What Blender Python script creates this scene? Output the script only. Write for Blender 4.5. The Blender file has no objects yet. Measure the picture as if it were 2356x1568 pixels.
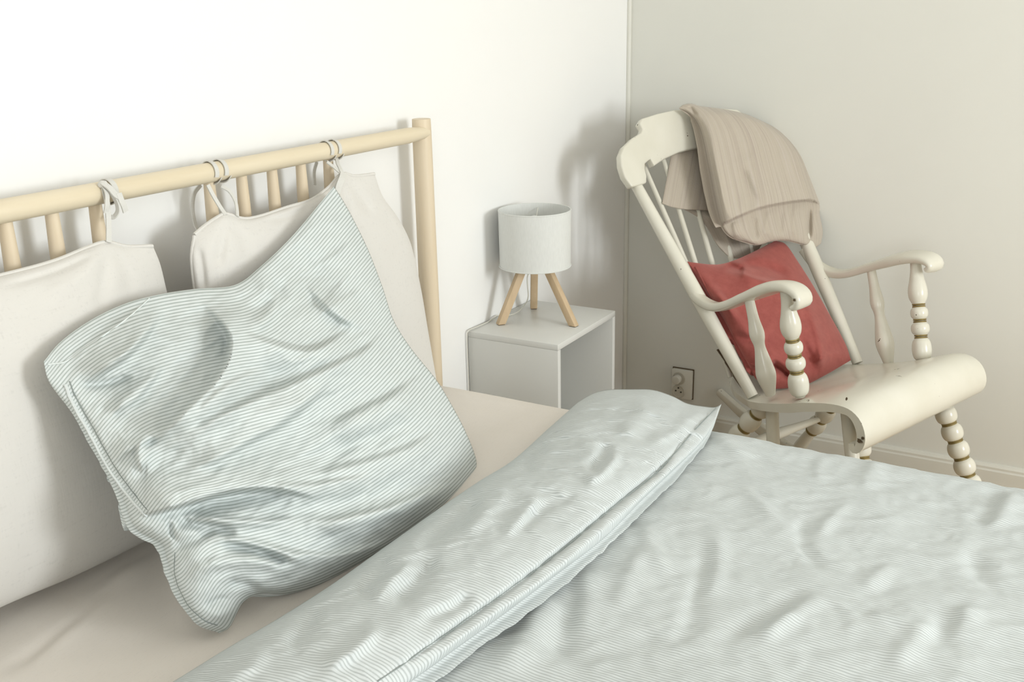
import bpy, bmesh, math, random
import numpy as np
from mathutils import Vector, Matrix

scene = bpy.context.scene
COL = scene.collection

# ------------------------------------------------------------------ camera
PW, PH, FPX = 2356.0, 1568.0, 2380.0
CAM = np.array([0.0, -1.42, 1.42])
YAW, PITCH, ROLL = math.radians(59.846), math.radians(17.597), math.radians(-1.147)
_f = np.array([math.sin(YAW)*math.cos(PITCH), math.cos(YAW)*math.cos(PITCH), -math.sin(PITCH)])
_r = np.array([math.cos(YAW), -math.sin(YAW), 0.0]); _u = np.cross(_r, _f)
RX = _r*math.cos(ROLL)+_u*math.sin(ROLL); UX = -_r*math.sin(ROLL)+_u*math.cos(ROLL); FX = _f
cd = bpy.data.cameras.new('camera'); cd.sensor_width = 36.0; cd.lens = 36.0*FPX/PW
cd.clip_start = 0.05
cam = bpy.data.objects.new('camera', cd); COL.objects.link(cam)
m = Matrix.Identity(4)
for i in range(3):
    m[i][0] = RX[i]; m[i][1] = UX[i]; m[i][2] = -FX[i]; m[i][3] = CAM[i]
cam.matrix_world = m
scene.camera = cam

# ------------------------------------------------------------------ world, light, exposure
w = bpy.data.worlds.new('world'); scene.world = w; w.use_nodes = True
w.node_tree.nodes['Background'].inputs[0].default_value = (0.80, 0.90, 1.0, 1)
w.node_tree.nodes['Background'].inputs[1].default_value = 1.0
def area(name, loc, rot, sx, sy, power, col):
    ld = bpy.data.lights.new(name, 'AREA'); ld.shape = 'RECTANGLE'; ld.size = sx; ld.size_y = sy
    ld.energy = power; ld.color = col
    o = bpy.data.objects.new(name, ld); COL.objects.link(o); o.location = loc; o.rotation_euler = rot
    return o
# daylight entering through the window opposite the headboard wall
WIN = dict(x0=0.70, x1=2.10, z0=0.85, z1=2.25)
area('window_daylight', (1.40, -4.28, 1.58), (math.radians(90), 0, 0), 0.90, 1.05, 80.0, (0.93, 0.975, 1.0))
# weak added fill light, set at an invented window in the left wall
FILL_WIN = dict(y0=-3.00, y1=-1.80, z0=0.80, z1=2.15)
area('side_fill_light', (-1.58, -2.40, 1.48), (math.radians(90), 0, math.radians(-90)), 1.1, 1.25, 27.0, (0.93, 0.975, 1.0))
scene.view_settings.view_transform = 'Standard'
scene.view_settings.look = 'None'
scene.view_settings.gamma = 1.0
scene.view_settings.use_curve_mapping = False
scene.view_settings.exposure = -0.07

# ------------------------------------------------------------------ pixel -> ray helpers
def ray(px):
    px = np.asarray(px, float)
    x = (px[..., 0]-PW/2)/FPX; y = (PH/2-px[..., 1])/FPX
    return RX*x[..., None]+UX*y[..., None]+FX
def hit(px, n, o):
    """point where the line of sight through a photo pixel meets the plane n.(X-o)=0"""
    n = np.asarray(n, float); o = np.asarray(o, float); d = ray(px)
    t = ((o-CAM)@n)/(d@n)
    return CAM+d*t[..., None]
def hit_h(px, n, o, h):
    n = np.asarray(n, float)/np.linalg.norm(n); d = ray(px)
    t = (((np.asarray(o, float)-CAM)@n)+h)/(d@n)
    return CAM+d*t[..., None]
def onz(px, z): return hit(px, (0, 0, 1), (0, 0, z))
def ony(px, y): return hit(px, (0, 1, 0), (0, y, 0))
def onx(px, x): return hit(px, (1, 0, 0), (x, 0, 0))

# ------------------------------------------------------------------ numpy noise and folds
def _hash(ix, iy, seed):
    h = (ix.astype(np.int64)*374761393+iy.astype(np.int64)*668265263+seed*69069) & 0x7fffffff
    h = ((h ^ (h >> 13))*1274126177) & 0x7fffffff
    return (h ^ (h >> 16)) & 0xffff
def gnoise(x, y, seed=0):
    x = np.asarray(x, float); y = np.asarray(y, float)
    ix = np.floor(x); iy = np.floor(y); fx = x-ix; fy = y-iy
    ux = fx*fx*fx*(fx*(fx*6-15)+10); uy = fy*fy*fy*(fy*(fy*6-15)+10)
    def g(a, b):
        an = _hash(ix+a, iy+b, seed)/65536.0*2*math.pi
        return np.cos(an)*(fx-a)+np.sin(an)*(fy-b)
    n0 = g(0, 0)*(1-ux)+g(1, 0)*ux; n1 = g(0, 1)*(1-ux)+g(1, 1)*ux
    return (n0*(1-uy)+n1*uy)*1.5
def crumple(x, y, seed=0):
    """sharp-creased linen crumple, range about 0..1"""
    wx = x+0.35*gnoise(x*0.9, y*0.9, seed+11); wy = y+0.35*gnoise(x*0.9+9, y*0.9, seed+12)
    a = 1-np.sqrt(gnoise(wx, wy, seed)**2+.0015); b = 1-np.sqrt(gnoise(wx*2.3+3, wy*1.9, seed+1)**2+.003)
    return 0.65*a+0.35*b-0.7
def sstep(a, b, x):
    t = np.clip((x-a)/(b-a), 0, 1); return t*t*(3-2*t)
def curve_pts(pts, n):
    """Catmull-Rom through pts, resampled evenly"""
    p = np.asarray(pts, float)
    if len(p) == 2:
        return p[0]+(p[1]-p[0])*np.linspace(0, 1, n)[:, None]
    q = np.vstack([2*p[0]-p[1], p, 2*p[-1]-p[-2]]); out = []
    for i in range(1, len(q)-2):
        t = np.linspace(0, 1, 24, endpoint=False)[:, None]
        out.append(0.5*((2*q[i])+(-q[i-1]+q[i+1])*t+(2*q[i-1]-5*q[i]+4*q[i+1]-q[i+2])*t**2+(-q[i-1]+3*q[i]-3*q[i+1]+q[i+2])*t**3))
    out = np.vstack(out+[p[-1:]])
    d = np.r_[0, np.cumsum(np.linalg.norm(np.diff(out, axis=0), axis=1))]
    s = np.linspace(0, d[-1], n)
    return np.stack([np.interp(s, d, out[:, k]) for k in range(out.shape[1])], 1)
def fold(P, pts, amp, wl, wr, fade=0.25):
    """ridge (amp>0) or valley (amp<0) along a line; wl / wr are the widths to its left / right"""
    c = curve_pts(pts, 60)
    X = P.reshape(-1, 2); best = np.full(len(X), 1e9); sd = np.zeros(len(X)); al = np.zeros(len(X))
    for i in range(len(c)-1):
        a = c[i]; b = c[i+1]-c[i]; L2 = b@b+1e-12
        t = np.clip(((X-a)@b)/L2, 0, 1); q = X-a-t[:, None]*b
        d = np.hypot(q[:, 0], q[:, 1]); k = d < best
        cr = b[0]*(X[:, 1]-a[1])-b[1]*(X[:, 0]-a[0])
        best = np.where(k, d, best); sd = np.where(k, np.sign(cr)*d, sd); al = np.where(k, (i+t)/(len(c)-1), al)
    wd = np.where(sd > 0, wr, wl)          # image y points down: positive = right of travel
    e = 1.0 if fade <= 0 else np.minimum(sstep(0, fade, al), 1-sstep(1-fade, 1, al))
    return (amp*np.exp(-(best/wd)**2)*e).reshape(P.shape[:-1])
def ledge(P, pts, amp, width, reach, fade=0.2):
    """overlapping layer: raised by amp on the left of the line, dropping sharply across it"""
    c = curve_pts(pts, 60)
    X = P.reshape(-1, 2); best = np.full(len(X), 1e9); sd = np.zeros(len(X)); al = np.zeros(len(X))
    for i in range(len(c)-1):
        a = c[i]; b = c[i+1]-c[i]; L2 = b@b+1e-12
        t = np.clip(((X-a)@b)/L2, 0, 1); q = X-a-t[:, None]*b
        d = np.hypot(q[:, 0], q[:, 1]); k = d < best
        cr = b[0]*(X[:, 1]-a[1])-b[1]*(X[:, 0]-a[0])
        best = np.where(k, d, best); sd = np.where(k, np.sign(cr)*d, sd); al = np.where(k, (i+t)/(len(c)-1), al)
    e = np.minimum(sstep(0, fade, al), 1-sstep(1-fade, 1, al)) if fade > 0 else 1.0
    up = (1-sstep(-width, width, sd))*np.exp(-(np.minimum(sd, 0)/reach)**2)
    return (amp*up*e).reshape(P.shape[:-1])

# ------------------------------------------------------------------ materials
def new_mat(name):
    mt = bpy.data.materials.new(name); mt.use_nodes = True
    nt = mt.node_tree; b = nt.nodes['Principled BSDF']
    return mt, nt, b
def nd(nt, typ, **kw):
    n = nt.nodes.new(typ)
    for k, v in kw.items(): setattr(n, k, v)
    return n
def ramp(nt, fac, stops):
    r = nd(nt, 'ShaderNodeValToRGB')
    while len(r.color_ramp.elements) < len(stops): r.color_ramp.elements.new(0.5)
    for e, (p, c) in zip(r.color_ramp.elements, stops):
        e.position = p; e.color = (*c, 1)
    nt.links.new(fac, r.inputs[0]); return r.outputs[0]
def noise(nt, scale, vec=None, detail=4, rough=0.55):
    n = nd(nt, 'ShaderNodeTexNoise'); n.inputs['Scale'].default_value = scale
    n.inputs['Detail'].default_value = detail; n.inputs['Roughness'].default_value = rough
    if vec is not None: nt.links.new(vec, n.inputs['Vector'])
    return n.outputs['Fac']
def bump(nt, b, h, strength, dist):
    bp = nd(nt, 'ShaderNodeBump'); bp.inputs['Strength'].default_value = strength
    bp.inputs['Distance'].default_value = dist
    nt.links.new(h, bp.inputs['Height']); nt.links.new(bp.outputs[0], b.inputs['Normal'])
def objco(nt): return nd(nt, 'ShaderNodeTexCoord').outputs['Object']
def uvco(nt): return nd(nt, 'ShaderNodeTexCoord').outputs['UV']
def mapping(nt, vec, sc):
    mp = nd(nt, 'ShaderNodeMapping'); mp.inputs['Scale'].default_value = sc
    nt.links.new(vec, mp.inputs['Vector']); return mp.outputs[0]
def plain(name, col, rough=0.5, var=0.03, scale=6, bmp=0.0, bscale=200, bdist=0.001, spec=0.5):
    mt, nt, b = new_mat(name); v = objco(nt)
    c = [tuple(min(1, x*(1+s)) for x in col) for s in (-var, var)]
    nt.links.new(ramp(nt, noise(nt, scale, v), [(0.3, c[0]), (0.7, c[1])]), b.inputs['Base Color'])
    b.inputs['Roughness'].default_value = rough; b.inputs['Specular IOR Level'].default_value = spec
    if bmp: bump(nt, b, noise(nt, bscale, v, 3), bmp, bdist)
    return mt
def stripes(name, pitch, axis, white, grey, warp=0.0008):
    mt, nt, b = new_mat(name); uv = uvco(nt)
    sp = nd(nt, 'ShaderNodeSeparateXYZ'); nt.links.new(uv, sp.inputs[0])
    nz = nd(nt, 'ShaderNodeMath', operation='MULTIPLY_ADD'); nt.links.new(noise(nt, 28, uv, 2), nz.inputs[0])
    nz.inputs[1].default_value = warp; nt.links.new(sp.outputs[axis], nz.inputs[2])
    dv = nd(nt, 'ShaderNodeMath', operation='DIVIDE'); nt.links.new(nz.outputs[0], dv.inputs[0]); dv.inputs[1].default_value = pitch
    fr = nd(nt, 'ShaderNodeMath', operation='FRACT'); nt.links.new(dv.outputs[0], fr.inputs[0])
    c = ramp(nt, fr.outputs[0], [(0.0, white), (0.36, white), (0.50, grey), (0.74, grey), (0.90, white)])
    mx = nd(nt, 'ShaderNodeMix', data_type='RGBA', blend_type='MULTIPLY'); mx.inputs[0].default_value = 1.0
    slub = ramp(nt, noise(nt, 60, mapping(nt, uv, (1, 8, 1) if axis == 1 else (8, 1, 1)), 3), [(0.3, (0.90, 0.90, 0.90)), (0.65, (1, 1, 1))])
    nt.links.new(c, mx.inputs[6]); nt.links.new(slub, mx.inputs[7])
    nt.links.new(mx.outputs[2], b.inputs['Base Color'])
    b.inputs['Roughness'].default_value = 1.0; b.inputs['Specular IOR Level'].default_value = 0.03
    bump(nt, b, noise(nt, 120, uv, 4, 0.7), 0.25, 0.0015)
    return mt
M = {}
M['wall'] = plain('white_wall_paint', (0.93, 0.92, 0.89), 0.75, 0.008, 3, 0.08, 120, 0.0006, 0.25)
M['wall_cream'] = plain('cream_right_wall', (0.75, 0.74, 0.675), 0.6, 0.01, 3, 0.10, 90, 0.0008, 0.3)  # right wall: one even tone, darker and creamier than the others
M['ceil'] = plain('ceiling_paint', (0.92, 0.915, 0.89), 0.8, 0.01)
M['trim'] = plain('cream_gloss_trim', (0.72, 0.705, 0.63), 0.4, 0.02, 8)
M['glass'], _nt, _b = new_mat('window_glass')
_b.inputs['Transmission Weight'].default_value = 1.0; _b.inputs['Roughness'].default_value = 0.0; _b.inputs['IOR'].default_value = 1.02
def wood(name, a, bcol, sc, rough=0.5, axis=0):
    mt, nt, b = new_mat(name); v = objco(nt)
    s = [14, 14, 14]; s[axis] = 1.2
    f = noise(nt, sc, mapping(nt, v, s), 5, 0.6)
    nt.links.new(ramp(nt, f, [(0.30, a), (0.68, bcol)]), b.inputs['Base Color'])
    b.inputs['Roughness'].default_value = rough; b.inputs['Specular IOR Level'].default_value = 0.35
    bump(nt, b, f, 0.06, 0.001); return mt
M['birch_x'] = wood('pale_birch_rail', (0.73, 0.625, 0.445), (0.78, 0.685, 0.515), 2.2, 0.45, 0)
M['birch_z'] = wood('pale_birch_upright', (0.70, 0.575, 0.405), (0.76, 0.645, 0.48), 2.2, 0.45, 2)
M['oak'] = wood('light_oak_leg', (0.54, 0.40, 0.245), (0.64, 0.485, 0.315), 2.5, 0.5, 2)
M['floor'] = wood('floorboard', (0.50, 0.36, 0.22), (0.62, 0.46, 0.29), 1.5, 0.4, 1)
M['laminate'] = plain('white_laminate', (0.71, 0.705, 0.665), 0.35, 0.01, 4)
M['plastic'] = plain('white_plastic', (0.72, 0.70, 0.62), 0.35, 0.01, 4)
M['plastic_dim'] = plain('darker_plastic_insert', (0.58, 0.55, 0.46), 0.4, 0.02, 4)  # darker tone for the socket rings and inserts
M['dark'] = plain('dark_gap', (0.035, 0.028, 0.018), 0.7, 0.1)
M['brown'] = plain('bare_wood_and_dark_parts', (0.12, 0.085, 0.045), 0.7, 0.2, 30)  # bare wood of the chips, shared by other dark brown parts
M['gilt'] = plain('worn_gilt', (0.27, 0.205, 0.075), 0.4, 0.25, 60)
M['gilt'].node_tree.nodes['Principled BSDF'].inputs['Metallic'].default_value = 0.35
def chair_paint():
    mt, nt, b = new_mat('chipped_cream_paint'); v = objco(nt)
    base = ramp(nt, noise(nt, 7, v, 4), [(0.3, (0.71, 0.68, 0.57)), (0.7, (0.76, 0.73, 0.63))])
    n1 = noise(nt, 75, v, 2, 0.5); n2 = noise(nt, 14, v, 1)
    mm = nd(nt, 'ShaderNodeMath', operation='MULTIPLY'); nt.links.new(n1, mm.inputs[0]); nt.links.new(n2, mm.inputs[1])
    mask = ramp(nt, mm.outputs[0], [(0.475, (0, 0, 0)), (0.485, (1, 1, 1))])
    mx = nd(nt, 'ShaderNodeMix', data_type='RGBA'); nt.links.new(mask, mx.inputs[0])
    nt.links.new(base, mx.inputs[6]); mx.inputs[7].default_value = (0.10, 0.075, 0.04, 1)
    nt.links.new(mx.outputs[2], b.inputs['Base Color'])
    b.inputs['Roughness'].default_value = 0.22; b.inputs['Specular IOR Level'].default_value = 0.5
    bump(nt, b, noise(nt, 25, v, 3), 0.05, 0.002); return mt
M['cream'] = chair_paint()
M['stripe_p'] = stripes('pillow_ticking', 0.0056, 1, (0.72, 0.755, 0.74), (0.44, 0.48, 0.455))
M['stripe_d'] = stripes('duvet_ticking', 0.0052, 0, (0.68, 0.71, 0.70), (0.50, 0.53, 0.515))
def linen(name, col, sc=260, st=0.3):
    mt, nt, b = new_mat(name); v = objco(nt)
    a = noise(nt, sc, mapping(nt, v, (1, 1, 0.12)), 2); c = noise(nt, sc, mapping(nt, v, (0.12, 1, 1)), 2)
    ad = nd(nt, 'ShaderNodeMath', operation='ADD'); nt.links.new(a, ad.inputs[0]); nt.links.new(c, ad.inputs[1])
    lo = tuple(x*0.90 for x in col); hi = tuple(min(1, x*1.05) for x in col)
    nt.links.new(ramp(nt, ad.outputs[0], [(0.35, lo), (0.9, hi)]), b.inputs['Base Color'])
    b.inputs['Roughness'].default_value = 0.92; b.inputs['Specular IOR Level'].default_value = 0.15
    bump(nt, b, ad.outputs[0], st, 0.0008); return mt
M['linen'] = linen('off_white_linen', (0.685, 0.66, 0.615))
M['ribbon'] = linen('linen_ribbon', (0.66, 0.645, 0.60), 400)
M['sheet'] = linen('beige_cotton_sheet', (0.78, 0.73, 0.665), 500, 0.1)
def velvet():
    mt, nt, b = new_mat('terracotta_velvet'); v = objco(nt)
    nt.links.new(ramp(nt, noise(nt, 40, v, 5, 0.7), [(0.25, (0.27, 0.058, 0.048)), (0.75, (0.37, 0.092, 0.075))]), b.inputs['Base Color'])
    b.inputs['Roughness'].default_value = 0.85; b.inputs['Sheen Weight'].default_value = 0.6
    b.inputs['Sheen Roughness'].default_value = 0.4; b.inputs['Sheen Tint'].default_value = (0.9, 0.5, 0.45, 1)
    bump(nt, b, noise(nt, 350, v, 3), 0.25, 0.001); return mt
M['velvet'] = velvet()
def blanket_mat():
    mt, nt, b = new_mat('rose_beige_stripe_weave'); uv = uvco(nt)
    f = noise(nt, 5, mapping(nt, uv, (22, 0.25, 1)), 4, 0.7)
    c = ramp(nt, f, [(0.32, (0.42, 0.35, 0.30)), (0.5, (0.50, 0.44, 0.355)), (0.66, (0.53, 0.465, 0.405))])
    nt.links.new(c, b.inputs['Base Color']); b.inputs['Roughness'].default_value = 0.95
    b.inputs['Specular IOR Level'].default_value = 0.1; b.inputs['Sheen Weight'].default_value = 0.2
    bump(nt, b, noise(nt, 240, uv, 3), 0.5, 0.002); return mt
M['blanket'] = blanket_mat()
M['shade'], _nt, _b = new_mat('white_lamp_fabric')
_n = ramp(_nt, noise(_nt, 300, mapping(_nt, objco(_nt), (1, 1, 0.2)), 2), [(0.3, (0.71, 0.715, 0.68)), (0.7, (0.75, 0.755, 0.72))])
_nt.links.new(_n, _b.inputs['Base Color']); _b.inputs['Roughness'].default_value = 0.85; _b.inputs['Specular IOR Level'].default_value = 0.2

# ------------------------------------------------------------------ object helpers
def wloc(o):
    v = np.zeros(3)
    while o is not None:
        v += np.array(o.location); o = o.parent
    return v
def tag(o, label=None, cat=None, group=None, kind=None):
    if label: o['label'] = label
    if cat: o['category'] = cat
    if group: o['group'] = group
    if kind: o['kind'] = kind
    return o
def thing(name, loc, label, cat, group=None):
    o = bpy.data.objects.new(name, None); COL.objects.link(o); o.location = loc; o.empty_display_size = 0.05
    return tag(o, label, cat, group)
def obj(name, V, Fc, mat, parent=None, uv=None, smooth=True, sharp=40, bev=0.0, seg=2):
    """world-space vertices -> one mesh object, origin at its parent (or at its own base)"""
    V = np.asarray(V, float)
    if parent is not None: off = wloc(parent)
    else:
        lo = V.min(0); hi = V.max(0); off = np.array([(lo[0]+hi[0])/2, (lo[1]+hi[1])/2, lo[2]])
    me = bpy.data.meshes.new(name)
    me.from_pydata((V-off).tolist(), [], [list(map(int, f)) for f in Fc])
    if uv is not None:
        ul = me.uv_layers.new(name='UVMap'); idx = np.zeros(len(me.loops), np.int32)
        me.loops.foreach_get('vertex_index', idx)
        ul.data.foreach_set('uv', np.asarray(uv, np.float32)[idx].ravel())
    bm = bmesh.new(); bm.from_mesh(me)
    if bev > 0:
        es = [e for e in bm.edges if len(e.link_faces) == 2 and e.calc_face_angle(0) > math.radians(30)]
        bmesh.ops.bevel(bm, geom=es, offset=bev, segments=seg, affect='EDGES', profile=0.5)
    bmesh.ops.recalc_face_normals(bm, faces=bm.faces)
    bm.to_mesh(me); bm.free()
    if smooth:
        me.shade_smooth(); me.set_sharp_from_angle(angle=math.radians(sharp))
    me.materials.append(M[mat] if isinstance(mat, str) else mat)
    o = bpy.data.objects.new(name, me); COL.objects.link(o)
    if parent is not None: o.parent = parent
    else: o.location = off
    return o
def boxv(x0, x1, y0, y1, z0, z1):
    V = [(x, y, z) for z in (z0, z1) for y in (y0, y1) for x in (x0, x1)]
    return V, [(0, 2, 3, 1), (4, 5, 7, 6), (0, 1, 5, 4), (2, 6, 7, 3), (0, 4, 6, 2), (1, 3, 7, 5)]
def box(name, b, mat, parent=None, bev=0.0): 
    V, Fc = boxv(*b); return obj(name, V, Fc, mat, parent, bev=bev, smooth=bev > 0)
def merge(parts):
    V = []; Fc = []
    for v, f in parts:
        k = len(V); V += [tuple(p) for p in v]; Fc += [tuple(i+k for i in q) for q in f]
    return V, Fc
def frames(P, ref=None):
    P = np.asarray(P, float); T = np.gradient(P, axis=0); T /= np.linalg.norm(T, axis=1)[:, None]+1e-12
    r = np.array(ref if ref is not None else ((0, 0, 1) if abs(T[0][2]) < 0.9 else (1, 0, 0)), float)
    N = []
    for t in T:
        r = r-t*(r@t); r /= np.linalg.norm(r)+1e-12; N.append(r.copy())
    N = np.array(N); return T, N, np.cross(T, N)
def tube(P, R, seg=16, cap=True):
    P = np.asarray(P, float); R = np.broadcast_to(np.asarray(R, float), (len(P),))
    T, N, B = frames(P); a = np.arange(seg)*2*math.pi/seg
    V = (P[:, None]+R[:, None, None]*(N[:, None]*np.cos(a)[None, :, None]+B[:, None]*np.sin(a)[None, :, None])).reshape(-1, 3)
    Fc = [(i*seg+j, i*seg+(j+1) % seg, (i+1)*seg+(j+1) % seg, (i+1)*seg+j) for i in range(len(P)-1) for j in range(seg)]
    if cap: Fc += [tuple(range(seg))[::-1], tuple((len(P)-1)*seg+j for j in range(seg))]
    return V, Fc
def lathe(p0, p1, prof, seg=20):
    """prof: (fraction along the axis, radius)"""
    p0 = np.asarray(p0, float); p1 = np.asarray(p1, float)
    t = np.array([a for a, _ in prof]); r = np.array([b for _, b in prof])
    q = curve_pts(np.stack([t, r*4], 1), 150); q[:, 1] /= 4
    ts = np.clip(q[:, 0], 0, 1); ts = np.maximum.accumulate(ts)+np.arange(150)*1e-7
    P = p0+(p1-p0)*ts[:, None]; d = (p1-p0)/np.linalg.norm(p1-p0)
    n = np.cross(d, (0.3, 0.9, 0.1)); n /= np.linalg.norm(n); b = np.cross(d, n)
    a = np.arange(seg)*2*math.pi/seg
    ringv = n*np.cos(a)[:, None]+b*np.sin(a)[:, None]
    V = (P[:, None]+np.maximum(q[:, 1], 0.001)[:, None, None]*ringv[None]).reshape(-1, 3); k = len(P)
    Fc = [(i*seg+j, i*seg+(j+1) % seg, (i+1)*seg+(j+1) % seg, (i+1)*seg+j) for i in range(k-1) for j in range(seg)]
    Fc += [tuple(range(seg))[::-1], tuple((k-1)*seg+j for j in range(seg))]
    return V, Fc
def torus_at(c, axis, R, r, seg=24, s2=8):
    axis = np.asarray(axis, float)/np.linalg.norm(axis)
    n = np.cross(axis, (0.3, 0.9, 0.1)); n /= np.linalg.norm(n); b = np.cross(axis, n); V = []
    for i in range(seg):
        a = 2*math.pi*i/seg; d = n*math.cos(a)+b*math.sin(a)
        for j in range(s2):
            q = 2*math.pi*j/s2; V.append(np.asarray(c)+d*(R+r*math.cos(q))+axis*r*math.sin(q))
    Fc = [(i*s2+j, i*s2+(j+1) % s2, ((i+1) % seg)*s2+(j+1) % s2, ((i+1) % seg)*s2+j) for i in range(seg) for j in range(s2)]
    return V, Fc
def strap(P, width, thick, ref, n=None):
    """flat ribbon swept along a curve; ref = direction of its width"""
    P = curve_pts(P, n or max(12, len(P)*8)); T, N, B = frames(P, ref)
    V = []
    wd = np.broadcast_to(np.asarray(width, float), (len(P),))
    th = np.broadcast_to(np.asarray(thick, float), (len(P),))
    for p, nn, bb, w_, t_ in zip(P, N, B, wd, th):
        for a, b in ((-1, -1), (1, -1), (1, 1), (-1, 1)): V.append(p+nn*a*w_/2+bb*b*t_/2)
    k = len(P)
    Fc = [(i*4+j, i*4+(j+1) % 4, (i+1)*4+(j+1) % 4, (i+1)*4+j) for i in range(k-1) for j in range(4)]
    Fc += [(3, 2, 1, 0), tuple((k-1)*4+j for j in range(4))]
    return V, Fc
def oval_sweep(P, width, thick, ref, n=40, seg=14, power=2.6):
    """rounded-slab section swept along a curve"""
    P = curve_pts(P, n); T, N, B = frames(P, ref)
    tt = np.linspace(0, 1, len(width)); wd = np.interp(np.linspace(0, 1, n), tt, width); th = np.interp(np.linspace(0, 1, n), np.linspace(0, 1, len(thick)), thick)
    a = np.arange(seg)*2*math.pi/seg; e = 2/power
    cx = np.sign(np.cos(a))*np.abs(np.cos(a))**e; sy = np.sign(np.sin(a))*np.abs(np.sin(a))**e
    V = (P[:, None]+N[:, None]*(wd[:, None]*cx/2)[..., None]+B[:, None]*(th[:, None]*sy/2)[..., None]).reshape(-1, 3)
    Fc = [(i*seg+j, i*seg+(j+1) % seg, (i+1)*seg+(j+1) % seg, (i+1)*seg+j) for i in range(n-1) for j in range(seg)]
    Fc += [tuple(range(seg))[::-1], tuple((n-1)*seg+j for j in range(seg))]
    return V, Fc
def prism(poly, thick, n):
    """planar polygon (world points) thickened by +-thick/2 along n"""
    n = np.asarray(n, float)/np.linalg.norm(n); P = np.asarray(poly, float); k = len(P)
    V = np.vstack([P-n*thick/2, P+n*thick/2])
    return V, [tuple(range(k))[::-1], tuple(range(k, 2*k))]+[(i, (i+1) % k, k+(i+1) % k, k+i) for i in range(k)]

def coons(edges, s, t):
    n, mm = len(s), len(t)
    B = curve_pts(edges['bottom'], 400); T = curve_pts(edges['top'], 400); Lf = curve_pts(edges['left'], 400); R = curve_pts(edges['right'], 400)
    def at(c, x): return np.stack([np.interp(x, np.linspace(0, 1, 400), c[:, k]) for k in range(2)], 1)
    b = at(B, s)[:, None]; tp = at(T, s)[:, None]; l = at(Lf, t)[None]; r = at(R, t)[None]
    S = s[:, None, None]; Tt = t[None, :, None]
    return (1-Tt)*b+Tt*tp+(1-S)*l+S*r-((1-S)*(1-Tt)*B[0]+S*(1-Tt)*B[-1]+(1-S)*Tt*T[0]+S*Tt*T[-1])
def spread(n, k=0.8):
    x = np.linspace(0, 1, n); return (1-k)*x+k*(0.5-0.5*np.cos(math.pi*x))
def soft(edges, n, o, hfun, bfun, nu, nv, size, k=0.8):
    """soft closed body: seam outline read off the photo and set on a plane through o with normal n;
    hfun / bfun give the real height of the front / back skin over that plane"""
    n = np.asarray(n, float)/np.linalg.norm(n)
    s = spread(nu, k); t = spread(nv, k); P = coons(edges, s, t)
    S, T = np.meshgrid(s, t, indexing='ij')
    h = hfun(S, T, P); h[0] = h[-1] = 0; h[:, 0] = h[:, -1] = 0
    A = hit_h(P, n, o, h)
    base = A-n*h[..., None]
    hb = bfun(S, T, P); Bk = base-n*hb[..., None]
    idx = np.arange(nu*nv).reshape(nu, nv)
    V = list(A.reshape(-1, 3)); UV = list(np.stack([S*size[0], T*size[1]], -1).reshape(-1, 2))
    bi = idx.copy(); inner = np.zeros((nu, nv), bool); inner[1:-1, 1:-1] = True
    kk = nu*nv; bi[inner] = np.arange(inner.sum())+kk
    V += list(Bk[inner]); UV += list(np.stack([S*size[0], T*size[1]], -1)[inner])
    def quads(I): return np.stack([I[:-1, :-1], I[1:, :-1], I[1:, 1:], I[:-1, 1:]], -1).reshape(-1, 4)
    Fc = list(quads(idx))+list(quads(bi)[:, ::-1])
    return np.array(V), Fc, np.array(UV), A
def bulge(x, p=2.2, q=0.55): return (1-np.abs(2*x-1)**p)**q

# ================================================================== the room
XR, XL, YF, ZC = 3.239, -1.6, -4.3, 2.5
def struct(name, b, mat, bev=0): return tag(box(name, b, mat, None, bev), kind='structure')
tag(struct('floor', (XL-.1, XR+.1, YF-.1, .1, -.1, 0), 'floor'), 'warm wooden floor of the bedroom')
tag(struct('ceiling', (XL-.1, XR+.1, YF-.1, .1, ZC, ZC+.1), 'ceil'), 'plain white ceiling')
tag(struct('wall_back', (XL-.1, XR+.1, 0, .1, 0, ZC), 'wall'), 'bright white wall behind the headboard')
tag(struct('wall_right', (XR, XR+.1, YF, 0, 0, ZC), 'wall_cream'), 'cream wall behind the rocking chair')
V, Fc = merge([boxv(XL-.1, XL, YF, FILL_WIN['y0'], 0, ZC), boxv(XL-.1, XL, FILL_WIN['y1'], 0, 0, ZC), boxv(XL-.1, XL, FILL_WIN['y0'], FILL_WIN['y1'], 0, FILL_WIN['z0']), boxv(XL-.1, XL, FILL_WIN['y0'], FILL_WIN['y1'], FILL_WIN['z1'], ZC)])
tag(obj('wall_left', V, Fc, 'wall', smooth=False), 'white wall with the opening for the added fill window', kind='structure')
a_, b_, c_, d_ = FILL_WIN['y0'], FILL_WIN['y1'], FILL_WIN['z0'], FILL_WIN['z1']  # invented window, added to frame the side fill light
V, Fc = merge([boxv(XL-.09, XL-.03, a_, a_+.05, c_, d_), boxv(XL-.09, XL-.03, b_-.05, b_, c_, d_), boxv(XL-.09, XL-.03, a_, b_, c_, c_+.05), boxv(XL-.09, XL-.03, a_, b_, d_-.05, d_)])
w2 = tag(obj('fill_window', V, Fc, 'trim', smooth=False), 'added unseen fill window, painted white, with one pane', kind='structure')
box('pane', (XL-.062, XL-.057, a_+.05, b_-.05, c_+.05, d_-.05), 'glass', w2)
V, Fc = merge([boxv(XL-.1, WIN['x0'], YF-.1, YF, 0, ZC), boxv(WIN['x1'], XR+.1, YF-.1, YF, 0, ZC),
               boxv(WIN['x0'], WIN['x1'], YF-.1, YF, 0, WIN['z0']), boxv(WIN['x0'], WIN['x1'], YF-.1, YF, WIN['z1'], ZC)])
tag(obj('wall_front', V, Fc, 'wall', smooth=False), 'white wall with the window', kind='structure')
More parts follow.
